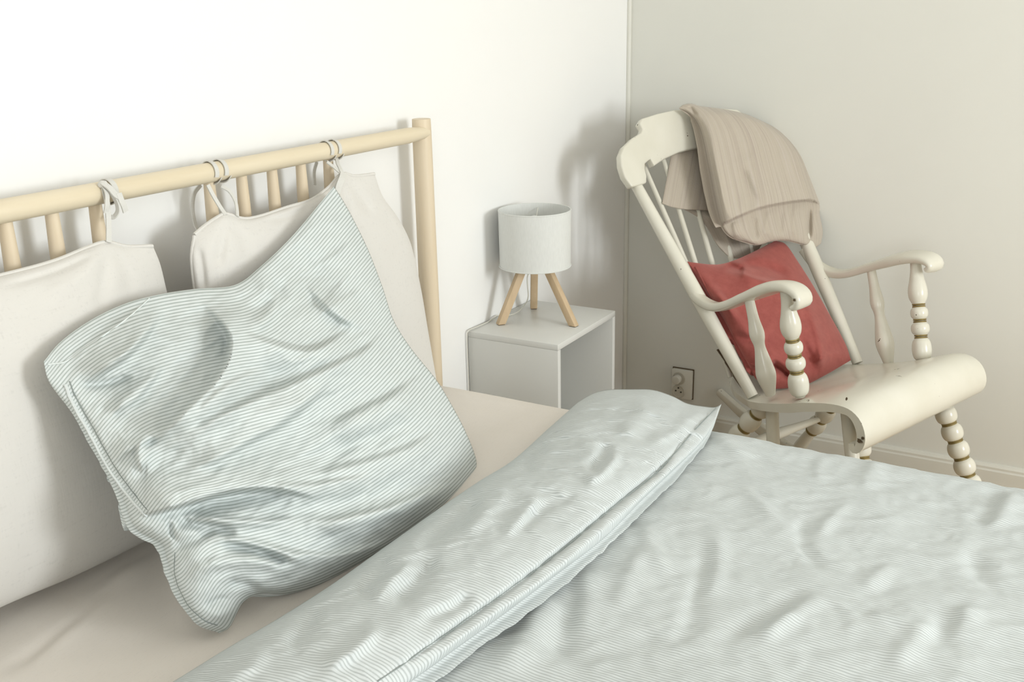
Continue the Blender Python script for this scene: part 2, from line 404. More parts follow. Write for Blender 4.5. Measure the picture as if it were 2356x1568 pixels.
# window frame with two casements
wx0, wx1, wz0, wz1 = WIN['x0'], WIN['x1'], WIN['z0'], WIN['z1']; wm = (wx0+wx1)/2
V, Fc = merge([boxv(wx0, wx0+.05, YF-.09, YF-.02, wz0, wz1), boxv(wx1-.05, wx1, YF-.09, YF-.02, wz0, wz1), boxv(wm-.03, wm+.03, YF-.09, YF-.02, wz0, wz1),
               boxv(wx0, wx1, YF-.09, YF-.02, wz0, wz0+.05), boxv(wx0, wx1, YF-.09, YF-.02, wz1-.05, wz1)])
wf = tag(obj('window_1', V, Fc, 'trim', smooth=False), 'white painted window with two panes', kind='structure')
for a, b in ((wx0+.05, wm-.03), (wm+.03, wx1-.05)):
    box('pane', (a, b, YF-.06, YF-.055, wz0+.05, wz1-.05), 'glass', wf)
# skirting and the bead in the corner
def skirting(name, P, inward):
    prof = [(0, 0), (.016, 0), (.016, .058), (.013, .063), (.013, .070), (.008, .077), (0, .079)]
    V = []; n = len(prof)
    for p in P:
        for a, z in prof: V.append((p[0]+inward[0]*a, p[1]+inward[1]*a, z))
    Fc = [(j, (j+1) % n, n+(j+1) % n, n+j) for j in range(n)]+[tuple(range(n))[::-1], tuple(range(n, 2*n))]
    return tag(obj(name, V, Fc, 'trim', sharp=25), kind='structure')
skirting('baseboard_right', [(XR, YF), (XR, 0)], (-1, 0))
skirting('baseboard_back', [(XR, 0), (XL, 0)], (0, -1))
V, Fc = tube([(XR-.004, -.004, .079), (XR-.004, -.004, 1.2), (XR-.004, -.004, ZC)], 0.009, 12)
tag(obj('trim_1', V, Fc, 'trim'), 'slim bead running up the corner', kind='structure')

# ================================================================== bed
MT = 0.600                                   # top of the mattress
BX0, BX1 = 0.34, 1.957                       # end posts of the headboard
HY = -0.058
bed = thing('bed', ((BX0+BX1)/2, -1.05, 0), 'pale birch bed with a round rail and spindle headboard', 'bed')
RZ = 1.166; RR = 0.0172
V, Fc = tube(np.stack([np.linspace(BX0+.004, BX1+.001, 24), np.full(24, HY-.010), np.full(24, RZ)], 1), np.r_[RR*.75, np.full(22, RR), RR*.75], 28)
obj('top_rail', V, Fc, 'birch_x', bed)
V, Fc = tube(np.stack([np.linspace(BX0, BX1, 24), np.full(24, HY-.002), np.full(24, .42)], 1), .018, 20)
obj('lower_rail', V, Fc, 'birch_x', bed)
for x in (BX0, BX1):
    V, Fc = lathe((x, HY, 0), (x, HY, 1.196), [(0, .017), (.25, .0215), (.5, .0235), (.8, .0225), (.985, .0215), (1, .0185)], 28)
    obj('post', V, Fc, 'birch_z', bed, sharp=50)
SPX = [.905, .982, 1.060, 1.300, 1.379, 1.459, 1.540, 1.622]
SPX += [.827, .749, .510]
for x in sorted(SPX):
    V, Fc = lathe((x, HY-.002, .425), (x, HY-.002, RZ-.010), [(0, .0085), (.5, .0125), (.85, .0120), (1, .0098)], 18)
    obj('spindle', V, Fc, 'birch_z', bed)
for x in (BX0-.005, BX1-.02):
    box('side_rail', (x, x+.025, -2.12, HY-.02, .22, .36), 'birch_x', bed, .006)
for x in (BX0, BX1):
    V, Fc = lathe((x, -2.14, 0), (x, -2.14, .50), [(0, .017), (.5, .022), (.97, .0215), (1, .018)], 24)
    obj('foot_post', V, Fc, 'birch_z', bed, sharp=50)
V, Fc = tube([(BX0, -2.14, .40), (1.1, -2.14, .40), (BX1, -2.14, .40)], .018, 18); obj('foot_rail', V, Fc, 'birch_x', bed)
for i in range(12):
    y = -.22-i*.165; box('slat', (BX0+.02, BX1-.02, y-.04, y+.04, .305, .325), 'birch_x', bed)

# mattress in its fitted sheet: rounded box with soft pulls in the cloth
def mattress():
    nx, ny = 150, 190
    x0, x1, y0, y1 = BX0+.03, 1.893, -2.10, -.074
    ax = np.linspace(-1, 1, nx); ay = np.linspace(-1, 1, ny)
    def warp(a): return np.sign(a)*(1-(1-np.abs(a))**1.6)
    X = (x0+x1)/2+(x1-x0)/2*warp(ax)[:, None]*np.ones(ny); Y = (y0+y1)/2+(y1-y0)/2*warp(ay)[None]*np.ones((nx, 1))
    r = .035
    ex = np.maximum(np.maximum(x0+r-X, X-(x1-r)), 0)/r; ey = np.maximum(np.maximum((y0+r-Y)/r, (Y-(y1-.01))/.01), 0)
    d = np.minimum(np.hypot(ex, ey), 1)
    Z = MT-r*(1-np.sqrt(1-d**2))
    Pm = np.stack([X, Y], -1)
    q = (1-d)
    Z = Z+q*(.0035*gnoise(X*3, Y*3, 5)+.0018*crumple(X*7, Y*7, 8))
    for pts, a, wl, wr in (([(1.05, -.16), (.95, -.28), (.86, -.40)], .007, .02, .035), ([(1.0, -.15), (.88, -.20), (.70, -.26)], .006, .02, .02),
                           ([(1.02, -.20), (1.0, -.32), (.93, -.46)], -.006, .02, .02), ([(1.50, -.20), (1.62, -.36), (1.68, -.52)], .004, .03, .03),
                           ([(1.70, -.10), (1.74, -.30), (1.76, -.5)], .003, .02, .03), ([(.93, -.18), (.80, -.22), (.66, -.24)], -.006, .015, .015),
                           ([(1.84, -.10), (1.83, -.3), (1.84, -.55)], .003, .012, .02)):
        Z = Z+q*fold(Pm, pts, a, wl, wr)
    idx = np.arange(nx*ny).reshape(nx, ny)
    V = list(np.stack([X, Y, Z], -1).reshape(-1, 3))
    Fc = list(np.stack([idx[:-1, :-1], idx[1:, :-1], idx[1:, 1:], idx[:-1, 1:]], -1).reshape(-1, 4))
    rim = list(idx[:, 0])+list(idx[-1, 1:])+list(idx[-2::-1, -1])+list(idx[0, -2:0:-1]); k = len(V)
    V += [(V[i][0], V[i][1], .335) for i in rim]; n = len(rim)
    Fc += [(rim[i], rim[(i+1) % n], k+(i+1) % n, k+i) for i in range(n)]+[tuple(range(k, k+n))]
    return V, Fc
V, Fc = mattress()
tag(obj('mattress', V, Fc, 'sheet', sharp=60), 'mattress in a beige fitted cotton sheet on the birch bed', 'mattress')

# ================================================================== headboard cushions
CN = (0, -1, 0.10)                            # they hang almost upright before the spindles
CO = (0, -0.125, 0.85)
def hang_h(S, T, P, seed, T0, extra):
    h = T0*bulge(S, 2.6, .62)*bulge(T, 2.4, .6)*(0.72+0.28*(1-T))
    h = h+bulge(S)*bulge(T)*(.004*gnoise(P[..., 0]/160, P[..., 1]/160, seed)+.0012*crumple(P[..., 0]/70, P[..., 1]/70, seed+3))
    for f in extra: h = h+fold(P, *f)*np.minimum(1, bulge(S)*bulge(T)*2)
    return np.maximum(h, .0006)
def back_of(d, p=2.4, q=.6): return lambda S, T, P: d*bulge(S, p, q)*bulge(T, p, q)
def flange(A, r=.0035):                       # sewn edge that stands proud along the seam
    return tube(A, r, 8)

cl = thing('headboard_cushion', (.82, -.12, MT), 'off-white linen headboard cushion tied to the rail with a bow', 'cushion', 'cushions tied to the headboard')
eL = dict(bottom=[(-560, 1640), (-300, 1540), (0, 1397), (170, 1325), (330, 1247), (480, 1170)],
          top=[(-420, 715), (-200, 680), (0, 634), (120, 602), (205, 568), (246, 557), (290, 567), (352, 566)],
          left=[(-560, 1640), (-560, 1300), (-480, 900), (-420, 715)],
          right=[(480, 1170), (478, 1000), (440, 850), (392, 700), (370, 612), (352, 566)])
exL = [([(248, 560), (240, 640), (225, 720)], -.006, 14, 14), ([(250, 560), (285, 610), (310, 680)], -.005, 12, 16), ([(246, 560), (180, 640), (90, 690)], .005, 20, 30),
       ([(0, 660), (120, 625), (230, 578)], -.006, 7, 9), ([(20, 850), (160, 760), (330, 720)], .006, 50, 60)]
V, Fc, UV, A = soft(eL, CN, CO, lambda S, T, P: hang_h(S, T, P, 3, .085, exL), back_of(.022), 110, 100, (.66, .5))
obj('cushion_body', V, Fc, 'linen', cl, UV, sharp=80)
V, Fc = flange(A[:, -1][::2]); obj('top_hem', V, Fc, 'linen', cl)

cr = thing('headboard_cushion', (1.55, -.12, MT), 'linen headboard cushion hung by looped ties beside the end post', 'cushion', 'cushions tied to the headboard')
eR = dict(bottom=[(520, 1130), (650, 1070), (800, 990), (1004, 872)],
          top=[(447, 540), (470, 520), (500, 500), (520, 492), (560, 503), (600, 497), (660, 477), (715, 460), (755, 432), (786, 400), (815, 405), (862, 400)],
          left=[(520, 1130), (490, 900), (455, 700), (441, 600), (447, 540)],
          right=[(1004, 872), (985, 760), (968, 660), (945, 560), (915, 500), (880, 450), (862, 400)])
exR = [([(520, 497), (512, 560), (500, 620)], -.006, 12, 14), ([(522, 497), (560, 550), (575, 600)], -.004, 12, 14), ([(455, 560), (465, 620), (470, 680)], -.008, 8, 9),
       ([(788, 404), (830, 450), (860, 500)], -.009, 10, 14), ([(788, 404), (795, 470), (800, 540)], -.007, 10, 12), ([(540, 510), (640, 490), (700, 475)], .006, 12, 10),
       ([(600, 505), (660, 495), (720, 470)], -.006, 8, 10), ([(850, 410), (900, 520), (940, 640)], -.003, 12, 20)]
V, Fc, UV, A = soft(eR, CN, CO, lambda S, T, P: hang_h(S, T, P, 9, .07, exR), back_of(.022), 110, 100, (.6, .5))
obj('cushion_body', V, Fc, 'linen', cr, UV, sharp=80)
V, Fc = flange(A[:, -1][::2]); obj('top_hem', V, Fc, 'linen', cr)
V, Fc = flange(A[0][::2], .003); obj('side_hem', V, Fc, 'linen', cr)

# ribbons: rings round the rail plus the tails
def ring_round(x, slant, w=.009, a0=-0.35, a1=2*math.pi-.55):
    P = []
    for i in range(22):
        a = a0+(a1-a0)*i/21; k = i/21-.5
        P.append((x+slant*k, HY-.010-(RR+.0022)*math.cos(a), RZ+(RR+.0022)*math.sin(a)))
    return strap(P, w, .0016, (1, 0, 0), 60)
def tie(parent, pts, y, w=.008, th=.002, ref=(1, 0, 0)):
    ys = np.broadcast_to(np.asarray(y, float), (len(pts),))
    P = [ony(np.array(p, float), yy) for p, yy in zip(pts, ys)]
    V, Fc = strap(P, w, th, ref); return obj('tie_ribbon', V, Fc, 'ribbon', parent)
# right cushion, first tie
for x, s in ((1.300, .012), (1.323, .012)):
    V, Fc = ring_round(x, s); obj('tie_loop', V, Fc, 'ribbon', cr)
tie(cr, [(478, 425), (492, 452), (508, 478), (519, 494)], [-.079, -.086, -.095, -.105])
tie(cr, [(509, 428), (528, 440), (541, 462), (545, 480), (546, 497)], [-.079, -.088, -.093, -.098, -.106])
tie(cr, [(462, 425), (447, 446), (443, 480), (449, 515), (456, 530)], [-.030, -.028, -.028, -.034, -.045])
# second tie
for x, s in ((1.612, .014), (1.636, .014)):
    V, Fc = ring_round(x, s); obj('tie_loop', V, Fc, 'ribbon', cr)
tie(cr, [(752, 372), (768, 384), (782, 396), (790, 400)], [-.079, -.088, -.1, -.106])
tie(cr, [(774, 362), (778, 378), (784, 390), (788, 400)], [-.070, -.085, -.098, -.106])
tie(cr, [(790, 398), (786, 412), (780, 428), (776, 445)], [-.106, -.115, -.12, -.125], .012)
tie(cr, [(729, 372), (723, 395), (724, 425)], [-.025, -.025, -.03])
# left cushion: bow with two loops and tails
V, Fc = ring_round(1.083, .006, .010); obj('tie_loop', V, Fc, 'ribbon', cl)
V, Fc = merge([lathe(ony(np.array((232., 416.)), -.083), ony(np.array((240., 431.)), -.083), [(0, .002), (.3, .007), (.7, .007), (1, .002)], 12)])
obj('bow_knot', V, Fc, 'ribbon', cl)
tie(cl, [(238, 428), (247, 470), (250, 520), (250, 557)], [-.084, -.090, -.098, -.106], .009)
tie(cl, [(237, 425), (246, 445), (246, 470), (243, 490)], [-.086, -.094, -.096, -.092], .007)
tie(cl, [(238, 423), (255, 443), (268, 466), (271, 485), (263, 498), (254, 499)], [-.086, -.095, -.098, -.098, -.094, -.09], .008, .002, (0, -1, 0))
tie(cl, [(236, 420), (252, 432), (264, 446), (273, 452)], [-.086, -.095, -.100, -.100], .011)
tie(cl, [(273, 444), (279, 460), (285, 474), (289, 487)], [-.100, -.103, -.103, -.102], .010)

# ================================================================== striped pillow
SN = (0, -0.853, 0.522); SO = (0, -0.450, 0.60)
eP = dict(bottom=[(505, 1456), (530, 1440), (560, 1385), (600, 1366), (660, 1366), (740, 1345), (840, 1295), (940, 1235), (1030, 1165), (1088, 1098)],
          top=[(100, 832), (140, 785), (210, 735), (290, 697), (370, 676), (450, 664), (540, 655), (600, 612), (670, 545), (740, 462), (768, 428)],
          left=[(505, 1456), (455, 1432), (410, 1360), (385, 1290), (370, 1250), (310, 1212), (280, 1140), (230, 1050), (170, 950), (115, 880), (100, 832)],
          right=[(1088, 1098), (1096, 1060), (1070, 990), (1030, 915), (1000, 868), (945, 800), (905, 735), (880, 660), (845, 570), (800, 480), (768, 428)])
PF = [  # soft ridges and valleys: (line in photo pixels, amplitude m, width left, width right)
 ([(640, 560), (690, 600), (735, 650), (770, 710)], -.030, 44, 50),
 ([(770, 450), (800, 530), (850, 640), (880, 720)], .012, 26, 26),
 ([(758, 470), (690, 540), (610, 610), (545, 655)], .012, 20, 18), ([(725, 492), (660, 560), (590, 622)], -.012, 9, 12),
 ([(596, 625), (612, 660), (632, 692), (604, 740), (575, 768)], .016, 15, 18), ([(525, 665), (575, 705), (612, 700), (660, 640)], -.014, 16, 20),
 ([(655, 1085), (700, 1060), (760, 1040), (860, 1005), (960, 960)], -.008, 14, 18),
 ([(1090, 1080), (1000, 1110), (900, 1135), (760, 1165), (640, 1190), (560, 1195)], -.012, 18, 26),
 ([(1080, 1095), (960, 1150), (820, 1200), (700, 1215)], .012, 22, 24),
 ([(400, 1190), (450, 1205), (500, 1212), (550, 1225)], -.018, 8, 16), ([(440, 1182), (520, 1197), (610, 1200), (700, 1190)], .012, 9, 10),
 ([(500, 1245), (580, 1262), (640, 1282), (680, 1306)], -.018, 7, 14), ([(470, 1235), (560, 1245), (650, 1270), (720, 1300)], .012, 10, 10),
 ([(410, 1340), (480, 1302), (540, 1287), (620, 1296), (700, 1310)], .014, 16, 18), ([(390, 1260), (450, 1240), (500, 1215)], -.010, 10, 10),
 ([(565, 1360), (545, 1390), (520, 1410), (480, 1425)], .016, 12, 14), ([(600, 1364), (565, 1345), (520, 1340)], -.018, 12, 12), ([(470, 1400), (500, 1380), (530, 1375)], -.012, 8, 8),
 ([(150, 872), (200, 850), (290, 812), (345, 770)], .010, 14, 14), ([(170, 885), (240, 882), (310, 862)], -.012, 9, 9),
 ([(152, 870), (170, 910), (215, 990), (265, 1080), (320, 1150), (350, 1180)], -.008, 5, 7),
 ([(390, 1195), (395, 1225), (408, 1245)], -.012, 6, 6), ([(400, 1270), (402, 1330), (430, 1390), (470, 1425), (505, 1440)], -.008, 4, 6),
 ([(1000, 890), (900, 945), (800, 985), (700, 1020)], .010, 20, 26),
]
PL = [  # overlapping drape folds: high on one side of the line, dropping across it (line, height, edge width, reach)
 ([(452, 688), (500, 735), (527, 778), (519, 830), (488, 880), (436, 930), (380, 985), (330, 1040)], .036, 9, 75),
 ([(190, 882), (245, 852), (305, 808), (352, 752), (376, 702)], .026, 10, 52),
 ([(800, 752), (752, 788), (700, 802), (630, 786), (560, 762)], .024, 8, 60),
 ([(912, 728), (855, 790), (808, 818), (700, 866), (600, 908), (500, 955), (400, 1010)], .024, 12, 70),
 ([(420, 1092), (500, 1060), (575, 1018), (640, 982), (692, 944), (738, 902), (775, 862)], .022, 11, 60),
 ([(690, 640), (740, 700), (790, 740), (850, 760)], .012, 12, 50),
 ([(620, 845), (560, 862), (500, 900), (440, 960)], .010, 10, 45), ([(880, 1085), (800, 1100), (700, 1112), (610, 1108)], .010, 9, 45),
 ([(1050, 1085), (930, 1150), (800, 1185), (680, 1200)], .012, 10, 40), ([(900, 1240), (780, 1270), (690, 1268), (600, 1245)], .010, 9, 40),
 ([(240, 960), (300, 930), (350, 880), (385, 820)], .010, 9, 45), ([(265, 1060), (330, 1020), (400, 990)], .008, 8, 40),
 ([(985, 850), (900, 905), (820, 945), (740, 985)], .016, 12, 60),
 ([(1050, 960), (960, 1015), (870, 1050), (770, 1075), (680, 1095)], .012, 12, 60),
 ([(330, 1000), (312, 1045), (330, 1095)], .010, 7, 40),
 ([(352, 684), (330, 702), (318, 706), (300, 724), (285, 736), (270, 742), (255, 760), (236, 768), (222, 784), (196, 800), (180, 815), (150, 832), (118, 838)], .010, 2.5, 45),
]
def pillow_h(S, T, P):
    x, y = P[..., 0], P[..., 1]
    base = (.030+.085*(1-T)**.8)*bulge(S, 2.6, .6)*bulge(T, 2.5, .55)
    mask = np.minimum(1, bulge(S, 2, .5)*bulge(T, 2, .5)*1.6)
    h = base
    for f in PF: h = h+fold(P, *f)*mask
    for p_, a_, w_, r_ in PL: h = h+ledge(P, p_, a_*1.85, w_*.85, r_, fade=.3)*mask
    # deep slump crease: the upper part hangs over the lower part
    h = h+ledge(P, [(300, 1175), (345, 1182), (450, 1152), (540, 1128), (620, 1124), (690, 1136), (740, 1150)], .042, 5, 70, .22)*mask
    h = h+fold(P, [(345, 1192), (450, 1162), (540, 1140), (640, 1136), (720, 1150)], -.022, 5, 26)*mask
    h = h+mask*(.006*gnoise((x*.85-y*.5)/150, (x*.5+y*.85)/70, 2)+.013*crumple((x*.85-y*.5)/150, (x*.5+y*.85)/60, 4)+.004*crumple((x*.85-y*.5)/60, (x*.5+y*.85)/30, 14)+.0012*crumple(x/30, y/26, 6))
    return np.maximum(h, .001)
sp = thing('striped_pillow', (1.2, -.35, MT), 'crumpled white and grey-green striped pillow leaning on the headboard cushions', 'pillow')
V, Fc, UV, A = soft(eP, SN, SO, pillow_h, lambda S, T, P: .028*bulge(S, 2.6, .6)*bulge(T, 2.5, .6), 240, 240, (.62, .56), .55)
obj('pillow_case', V, Fc, 'stripe_p', sp, UV, sharp=180)
# stitched hem lines lying on the case
def stitch(pts, h_extra, w, mat, parent, n, o, surf, name):
    q = curve_pts(pts, 60); G = surf[1].reshape(-1, 2); Q = surf[0].reshape(-1, 3); out = []
    for p in q:
        i = np.argmin(((G-p)**2).sum(1)); out.append(Q[i]+np.asarray(n)*h_extra)
    out = np.array(out)
    for _ in range(2): out[1:-1] = (out[:-2]+2*out[1:-1]+out[2:])/4
    V, Fc = tube(out, w, 6); return obj(name, V, Fc, mat, parent)
sP = coons(eP, spread(240, .55), spread(240, .55))
M['seam'] = plain('grey_green_seam', (0.26, 0.29, 0.275), 0.9, 0.1)
M['hem'] = plain('pale_hem_edge', (0.74, 0.78, 0.76), 0.9, 0.05, 40)
stitch([(160, 878), (175, 915), (215, 985), (265, 1075), (320, 1150), (346, 1180)], .0004, .0008, 'seam', sp, SN, SO, (A, sP), 'hem_stitching')
stitch([(150, 885), (165, 925), (203, 992), (252, 1082), (307, 1156), (336, 1186)], .0008, .0022, 'stripe_p', sp, SN, SO, (A, sP), 'hem_edge')
stitch([(402, 1270), (403, 1325), (428, 1385), (466, 1424), (500, 1438)], .0004, .0008, 'seam', sp, SN, SO, (A, sP), 'hem_stitching')
stitch([(110, 838), (150, 832), (190, 805), (240, 770), (285, 738), (330, 700), (345, 686)], .0006, .0011, 'hem', sp, SN, SO, (A, sP), 'hem_edge')

# ================================================================== duvet
dv = thing('duvet', (1.1, -1.4, MT), 'white and grey-green striped duvet turned back at its top end', 'duvet')
DZ = MT+.030
def duvet_body():
    nx, ny = 360, 310
    xl, xe, arc, hang = .455, 1.798, .12, .20           # flat part between xl and xe, rounded over both mattress edges
    flat = xe-xl; q4 = arc*math.pi/2
    a = np.linspace(-(hang+q4), flat+q4+hang, nx)
    Y = np.ones((nx, 1))*np.linspace(-.56, -2.09, ny)[None]
    def side(b):                                       # b = distance past the flat part
        ang = np.clip(b/arc, 0, math.pi/2); dn = np.maximum(b-q4, 0); return arc*np.sin(ang), arc*(1-np.cos(ang))+dn, ang
    ro, rd, ra = side(np.maximum(a-flat, 0)); lo_, ld, la = side(np.maximum(-a, 0))
    X = (xl+np.clip(a, 0, flat)+ro-lo_)[:, None]*np.ones((1, ny)); Zd = (rd+ld)[:, None]*np.ones((1, ny))
    nxn = (np.sin(ra)-np.sin(la))[:, None]; nz = (np.cos(ra)*np.cos(la))[:, None]
    Aa = (a+xl)[:, None]*np.ones((1, ny))
    P = np.stack([Aa, Y], -1)
    h = .008*gnoise(Aa*2.3, Y*2.3, 21)+.003*gnoise(Aa*5, Y*5, 22)
    h = h+  .0075*crumple(Aa*5.0, Y*4.5, 31)+.0065*crumple(Aa*11, Y*9, 33)+.0036*crumple(Aa*24, Y*20, 35)
    for pts, am, wl, wr in DF: h = h+fold(P, pts, am*.52, wl*.75, wr*.75, .3)
    h = .88*h*sstep(-.60, -.70, Y)                         # pressed flat under the turned-back band
    V = np.stack([X+nxn*h, Y, DZ-Zd+nz*h], -1)
    idx = np.arange(nx*ny).reshape(nx, ny)
    Vl = list(V.reshape(-1, 3)); UV = list(np.stack([Aa, Y], -1).reshape(-1, 2))
    th = .024
    Bk = np.stack([X-nxn*th, Y, DZ-Zd-nz*th], -1)
    inner = np.zeros((nx, ny), bool); inner[1:-1, 1:-1] = True
    bi = idx.copy(); bi[inner] = np.arange(inner.sum())+nx*ny; Vl += list(Bk[inner]); UV += list(np.stack([Aa, Y], -1)[inner])
    q = lambda I: np.stack([I[:-1, :-1], I[1:, :-1], I[1:, 1:], I[:-1, 1:]], -1).reshape(-1, 4)
    return np.array(Vl), list(q(idx))+list(q(bi)[:, ::-1]), np.array(UV)
def dz(*pp): return [tuple(onz(np.array(p, float), DZ)[:2]) for p in pp]
DF = []
for px, am, wl, wr in (
  ([(1640, 990), (1690, 1040), (1740, 1060)], .014, .022, .030), ([(1260, 1350), (1225, 1440), (1150, 1568)], .022, .030, .040), ([(1330, 1330), (1300, 1420), (1270, 1540)], -.016, .03, .03),
  ([(1360, 1300), (1345, 1380), (1340, 1470)], .012, .02, .025), ([(1480, 1200), (1500, 1260), (1540, 1330)], .010, .02, .02),
  ([(1620, 1230), (1620, 1300), (1590, 1400), (1570, 1500)], -.014, .018, .026), ([(1650, 1200), (1650, 1290), (1620, 1400)], .012, .02, .02),
  ([(1850, 1180), (1845, 1250), (1900, 1320)], -.010, .012, .020), ([(1870, 1250), (1920, 1190), (1960, 1150)], .009, .014, .018),
  ([(2030, 1040), (2000, 1090), (1990, 1140)], .010, .02, .025), ([(2330, 1120), (2310, 1170), (2270, 1230)], .016, .022, .028), ([(2300, 1110), (2280, 1170), (2240, 1220)], -.010, .02, .02),
  ([(1860, 1340), (1780, 1400), (1700, 1450), (1640, 1500)], -.012, .020, .022), ([(1900, 1360), (1820, 1420), (1740, 1500)], .010, .02, .022),
  ([(2250, 1390), (2220, 1420), (2210, 1480)], .014, .018, .024), ([(2200, 1400), (2170, 1440), (2150, 1500)], -.010, .02, .02),
  ([(2060, 1290), (2010, 1330), (1990, 1370)], .009, .016, .018), ([(1700, 1120), (1760, 1170), (1790, 1210)], .008, .016, .016),
  ([(1490, 1250), (1440, 1340), (1420, 1420)], .009, .018, .02), ([(1750, 1490), (1790, 1440), (1850, 1410)], .010, .016, .02), ([(2050, 1560), (2100, 1480), (2160, 1420)], .010, .018, .02),
  ([(1980, 1420), (2060, 1430), (2140, 1470)], .008, .015, .02), ([(2230, 1250), (2260, 1330), (2330, 1380)], -.012, .02, .025), ([(1900, 1040), (1880, 1080), (1890, 1120)], .007, .015, .018)):
    DF.append((dz(*px), am, wl, wr))
V, Fc, UV = duvet_body()
obj('duvet_body', V, Fc, 'stripe_d', dv, UV, sharp=180)

# turned-back band: puffy double layer lying on the sheet and on the duvet
BN = (0, 0, 1); BO = (0, 0, MT+.044)
eB = dict(left=[(-60, 1860), (160, 1710), (400, 1566), (520, 1492), (640, 1422), (760, 1346), (870, 1268), (1000, 1176), (1100, 1108), (1180, 1058), (1262, 985), (1330, 925)],
          right=[(470, 1900), (700, 1735), (945, 1568), (1050, 1492), (1150, 1420), (1270, 1330), (1390, 1238), (1480, 1148), (1560, 1072), (1612, 1020), (1640, 980), (1660, 929)],
          bottom=[(-60, 1860), (120, 1890), (300, 1905), (470, 1900)],
          top=[(1330, 925), (1365, 905), (1400, 896), (1450, 895), (1500, 896), (1545, 910), (1580, 927), (1618, 934), (1645, 936), (1660, 929)])
BF = [([(1640, 945), (1580, 1005), (1520, 1075), (1430, 1150), (1340, 1225), (1240, 1305), (1150, 1372), (1010, 1470), (870, 1570)], -.006, 6, 6),
      ([(1650, 955), (1600, 1020), (1545, 1080), (1460, 1155), (1370, 1232), (1270, 1318), (1150, 1402), (1020, 1495), (900, 1585)], .006, 10, 14),
      ([(1640, 938), (1590, 960), (1540, 1000), (1480, 1020)], .006, 14, 16), ([(1400, 1010), (1380, 1060), (1350, 1090)], -.010, 16, 18), ([(1430, 1030), (1390, 1080), (1340, 1110)], .008, 14, 14),
      ([(1100, 1130), (1080, 1170), (1020, 1220), (950, 1260)], -.011, 22, 24), ([(1180, 1110), (1120, 1170), (1060, 1230)], .008, 22, 24),
      ([(900, 1275), (860, 1330), (820, 1370)], -.010, 18, 20), ([(1010, 1280), (960, 1340), (900, 1390)], -.010, 18, 20), ([(960, 1270), (900, 1330), (850, 1390)], .008, 18, 20),
      ([(1240, 1130), (1200, 1190), (1150, 1230)], .007, 16, 18), ([(1330, 1140), (1250, 1170), (1180, 1230)], -.006, 14, 16),
      ([(740, 1400), (700, 1450), (660, 1500)], -.009, 20, 22), ([(880, 1430), (820, 1490), (740, 1540)], .008, 18, 20), ([(1090, 1360), (1040, 1400), (960, 1430)], -.007, 14, 16),
      ([(1500, 920), (1460, 970), (1420, 1000)], .006, 24, 26), ([(1260, 1010), (1220, 1050), (1200, 1090)], -.007, 18, 18), ([(620, 1480), (560, 1540), (480, 1590)], .008, 22, 24)]
def band_h(S, T, P):
    prof = np.where(S < .5, bulge(np.clip(S, 0, 1), 2.6, .5), .24+.76*bulge(np.clip(S, 0, 1), 2.0, .9))
    h = .056*prof*sstep(1.0, .988, S)**.5*bulge(np.clip(T, 0, 1), 12, .55)
    mask = np.minimum(1, bulge(S, 2, .5)*3)*np.minimum(1, bulge(T, 8, .5)*1.5)
    x, y = P[..., 0], P[..., 1]
    for f in BF: h = h+fold(P, *f)*mask
    X = hit_h(P, BN, BO, h)
    h = h+mask*(.006*gnoise(X[..., 0]*5, X[..., 1]*5, 41)+.009*crumple(X[..., 0]*8, X[..., 1]*7, 42)+.006*crumple(X[..., 0]*15, X[..., 1]*11, 44)+.003*crumple(X[..., 0]*28, X[..., 1]*22, 43))
    return np.maximum(h, .001)
V, Fc, UV, A = soft(eB, BN, BO, band_h, lambda S, T, P: (.004+.034*sstep(.75, .45, S))*bulge(S, 5, .5)*bulge(T, 8, .5), 130, 340, (.30, 1.5), .5)
# the stripes of the band run across it: use real x as the stripe coordinate
UV = np.stack([V[:, 0]+.02*np.sin(V[:, 1]*9), V[:, 1]], 1)
obj('turned_back_band', V, Fc, 'stripe_d', dv, UV, sharp=180)
sB = coons(eB, spread(130, .5), spread(340, .5))
stitch([(1648, 940), (1590, 1000), (1525, 1075), (1430, 1152), (1340, 1226), (1240, 1306), (1150, 1373), (1010, 1471), (870, 1570)], .0018, .0008, 'seam', dv, BN, BO, (A, sB), 'band_seam')

# ================================================================== bedside cube
NX0, NX1, NY0, NY1, NT = 2.206, 2.556, -.272, -.004, .619
ns = thing('bedside_table', ((NX0+NX1)/2, (NY0+NY1)/2, 0), 'white laminate bedside cube with an open front under the lamp', 'bedside table')
p = .016
box('top_panel', (NX0, NX1, NY0, NY1, NT-p, NT), 'laminate', ns, .0012)
box('side_panel', (NX0, NX0+p, NY0, NY1, 0, NT-p), 'laminate', ns, .0012)
box('side_panel', (NX1-p, NX1, NY0, NY1, 0, NT-p), 'laminate', ns, .0012)
box('shelf', (NX0+p, NX1-p, NY0+.004, NY1-.008, .285, .301), 'laminate', ns, .001)
box('bottom_panel', (NX0+p, NX1-p, NY0, NY1-.008, 0, p), 'laminate', ns, .001)
box('back_panel', (NX0+p, NX1-p, NY1-.008, NY1, 0, NT-p), 'laminate', ns)

